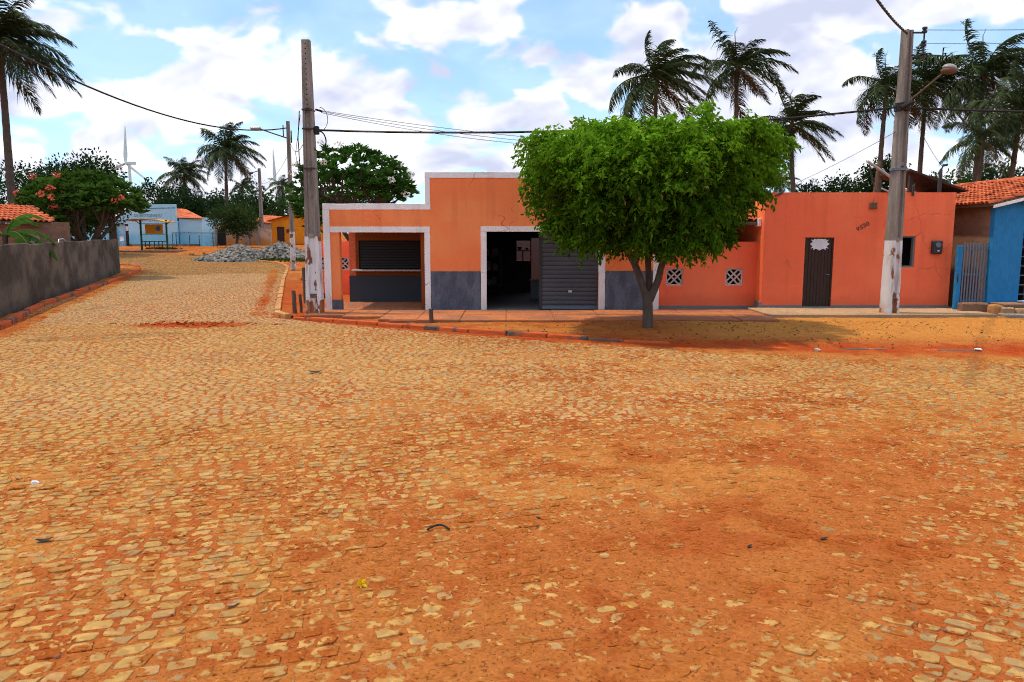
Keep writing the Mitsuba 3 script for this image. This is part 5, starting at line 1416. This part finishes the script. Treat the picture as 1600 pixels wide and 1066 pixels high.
# banana plant at the grey wall
rng = np.random.default_rng(90)
bp = thing('banana_plant', 'green banana plant with broad torn leaves leaning over the grey wall', 'plant')
bx, by = -17.6, 27.2
part(bp, 'stem', MB().tube([(bx, by, -0.1), (bx + 0.05, by, 1.2), (bx + 0.1, by, 2.3)], [0.14, 0.12, 0.08], 9), 'palm_bark', 50)
for i, (az, el, L) in enumerate([(0.1, 0.62, 2.1), (-0.6, 0.75, 2.0), (0.6, 0.85, 1.9), (2.6, 0.8, 1.9), (-2.2, 0.9, 1.8), (1.6, 1.15, 2.0), (-0.2, 1.25, 2.0)]):
    d = np.array([math.cos(az) * math.cos(el), math.sin(az) * math.cos(el), math.sin(el)])
    P = [np.array([bx + 0.1, by, 2.15])]
    for s in range(15):
        d = unit(d + np.array([0.012, 0, -0.15]))
        P.append(P[-1] + d * L / 15)
    P = np.array(P)
    sd = unit(np.cross(np.gradient(P, axis=0), [0, 0, 1]))
    wd = 0.27 * np.sin(np.pi * np.clip(np.linspace(-0.12, 1, 16), 0.02, 0.98)) ** 0.6
    v, f, c, kk = [], [], [], 0
    g = np.array([0.038, 0.105, 0.018]) * rng.uniform(0.8, 1.4)
    for s in range(15):
        for q in (1, -1):
            dr0 = rng.uniform(0.2, 0.6)
            a0, a1 = P[s], P[s + 1] - (P[s + 1] - P[s]) * 0.06
            b0 = a0 + q * sd[s] * wd[s] - np.array([0, 0, wd[s] * dr0])
            b1 = a1 + q * sd[s + 1] * wd[s + 1] - np.array([0, 0, wd[s + 1] * (dr0 + 0.1)])
            v += [a0, a1, b1, b0]
            f += [[kk, kk + 1, kk + 2, kk + 3]]
            c += [g * rng.uniform(0.85, 1.15)] * 4
            kk += 4
    part(bp, 'banana_leaf', MB().add(v, f, np.array(c)).tube(P, np.linspace(0.025, 0.006, 16), 5, np.array([0.16, 0.22, 0.06])), 'leaf')

# ---------------------------------------------------------------- weeds, litter and small things on the ground
rng = np.random.default_rng(95)
cs = []
for (cx, cy, rx, ry_, n) in [(-13.6, 54.2, 2.6, 0.8, 70), (-21.6, 59.6, 1.8, 0.6, 40), (-9.2, 40, 1.2, 3.0, 40), (-29.5, 66.6, 1.2, 0.3, 40), (-6.9, 27.5, 0.5, 0.3, 10), (-16.5, 55.0, 3, 0.4, 50)]:
    for _ in range(n):
        cs.append((cx + rng.normal(0, rx * 0.5), cy + rng.normal(0, ry_ * 0.5)))
cs = np.array(cs)
c = np.repeat(np.column_stack([cs, tz(cs[:, 1]) + 0.03]), 14, 0)
c[:, :2] += rng.normal(0, 0.06, (len(c), 2))
d = unit(rng.normal(size=(len(c), 3)) * [0.6, 0.6, 0.3] + [0, 0, 0.8])
MB().add(*leaf_quads(rng, c, d, 0.24, np.array([0.05, 0.085, 0.02]) * rng.uniform(0.6, 1.5, (len(c), 1)), 0.25)).build('roadside_weeds', 'leaf')
labels['roadside_weeds'] = {'label': 'patches of low weeds around the rubble heaps and verge', 'category': 'weeds', 'kind': 'stuff'}
n = 700
xy = np.column_stack([rng.normal(4.6, 2.6, n), rng.uniform(15.3, 19.4, n)])
xy[450:] = np.column_stack([rng.uniform(-4, 13, 250), rng.uniform(15.0, 20.2, 250)])
xy = xy[(xy[:, 1] > kerb_y(xy[:, 0]) + 0.1) & (xy[:, 1] < 19.45)]
c = np.column_stack([xy, soil_z(xy[:, 0], xy[:, 1]) + 0.012])
d = unit(rng.normal(size=(len(c), 3)) * [1, 1, 0.22])
MB().add(*leaf_quads(rng, c, d, 0.06, np.array([0.13, 0.07, 0.03]) * rng.uniform(0.4, 1.6, (len(c), 1)), 0.5)).build('leaf_litter', 'leaf')
labels['leaf_litter'] = {'label': 'dry fallen leaves scattered on the sandy soil under the tree', 'category': 'fallen leaves', 'kind': 'stuff'}


mb = MB()
for i in range(420):
    x, y = rng.uniform(-4, 14), rng.uniform(14.9, 20.0)
    if not kerb_y(x) - 0.6 < y < 19.4 + 0.7 * (x > 7):
        continue
    p, f = lump(rng, 0.010 + 0.035 * rng.random() ** 3, (1.2, 1.2, 0.7), 9)
    mb.add(p + [x, y, float(soil_z(np.array([x]), np.array([y]))[0])], f)
mb.build('soil_clods', 'brown_brick_wall')
labels['soil_clods'] = {'label': 'small clods and pebbles strewn over the sandy strip', 'category': 'pebbles', 'kind': 'stuff'}


def on_road(x, y):
    return float(max(bed(np.array([x]), np.array([y]))[0], 0.0))


def single(name, label, cat, mb, bsdf, smooth=False, group=None):
    k = key_for(name)
    mb.build(k, bsdf, smooth)
    labels[k] = {'label': label, 'category': cat, **({'group': group} if group else {})}


t = np.linspace(0, 1, 14)
single('rubber_strip', 'curved black rubber strip lying on the sandy cobbles', 'rubber strip', MB().tube(np.stack([-0.66 + 0.17 * t, 5.83 + 0.07 * np.sin(t * 3.0), on_road(-0.57, 5.85) + 0.012 + 0.012 * np.sin(t * 3.1)], 1), 0.008, 6), 'black_rubber', 40)
for x, y, rot, sz, lab in [(-3.52, 5.62, 0.4, 0.06, 'dark curled scrap near the frame edge on the cobbles'), (-1.74, 4.6, 0.9, 0.045, 'pale curled dry leaf on the cobbles near the lower edge'), (-3.27, 12.8, 0.2, 0.12, 'dark dead leaf on the cobbles below the porch'), (1.75, 5.5, 0.7, 0.03, 'small dark crumpled leaf on the bare sand'), (2.36, 5.66, 0.2, 0.035, 'tiny dark twig leaf on the sand right of the crumpled one'), (0.2, 5.9, 1.1, 0.02, 'dark chip on the sand right of the rubber strip'), (4.56, 10.08, 0.1, 0.05, 'pale chip on the cobbles far right of the rubber strip')]:
    a = np.linspace(-1, 1, 7)
    v = []
    for s in a:
        wv = 0.45 * math.sqrt(max(0.05, 1 - s * s))
        for q in (-1, 0, 1):
            px, py = s * sz, q * wv * sz
            v.append([x + px * math.cos(rot) - py * math.sin(rot), y + px * math.sin(rot) + py * math.cos(rot), on_road(x, y) + 0.006 + sz * (0.35 * s * s + 0.3 * abs(q) * wv)])
    f = [[i * 3 + q, i * 3 + q + 1, i * 3 + q + 4, i * 3 + q + 3] for i in range(6) for q in range(2)]
    single('dry_leaf', lab, 'dry leaf', MB().add(v, f), 'step_concrete' if 'pale' in lab else 'black_rubber', 40, 'small leaves and scraps on the cobbles')
for x, y, sz, lab, kd in [(-4.42, 6.98, 0.05, 'nearer crumpled white paper scrap on the cobbles at the frame edge', 'paper_white'), (-4.66, 7.15, 0.04, 'yellowish paper scrap beside the crumpled white one', 'yellow_kerb'), (9.18, 15.2, 0.085, 'bluish white plastic bag scrap in the gutter right of the tree shadow', 'paper_white'), (6.0, 15.2, 0.08, 'pale scrap in the gutter below the orange house', 'shelf_white')]:
    p, f = lump(np.random.default_rng(int(x * 10) % 50 + 3), sz, (1.2, 0.9, 0.45), 16)
    single('paper_scrap', lab, 'litter', MB().add(p + [x, y, on_road(x, y) + sz * 0.3], f), kd, False, 'paper and plastic scraps on the street')
v, f, c = leaf_quads(rng, np.tile([-0.99, 4.86, on_road(-0.99, 4.86) + 0.02], (9, 1)), unit(rng.normal(size=(9, 3)) + [0, 0, 0.6]), 0.045, np.tile([0.75, 0.52, 0.02], (9, 1)), 0.7)
single('fallen_flower', 'small fallen yellow flower on the cobbles', 'flower', MB().add(v, f, c), 'leaf')
mb = MB()
for i in range(160):
    x, y = rng.uniform(-4.5, 6.5), rng.uniform(3.9, 11)
    p, f = lump(rng, 0.006 + 0.018 * rng.random() ** 2, (1, 1, 0.6), 9)
    mb.add(p + [x, y, on_road(x, y) + 0.004], f)
mb.build('loose_pebbles', 'brown_brick_wall')
labels['loose_pebbles'] = {'label': 'tiny loose pebbles strewn over the sandy cobbles', 'category': 'pebbles', 'kind': 'stuff'}
mb = MB()
for i in range(130):
    p, f = lump(rng, rng.uniform(0.015, 0.06), (1.2, 1.2, 0.6), 9)
    x, y = -8.3 + rng.normal(0, 0.75), 19.85 + rng.normal(0, 0.3)
    mb.add(p + [x, y, on_road(x, y) + 0.01], f)
mb.build('red_earth', 'sand')
labels['red_earth'] = {'label': 'crumbly patch of dark red earth where the side street begins', 'category': 'earth', 'kind': 'stuff'}
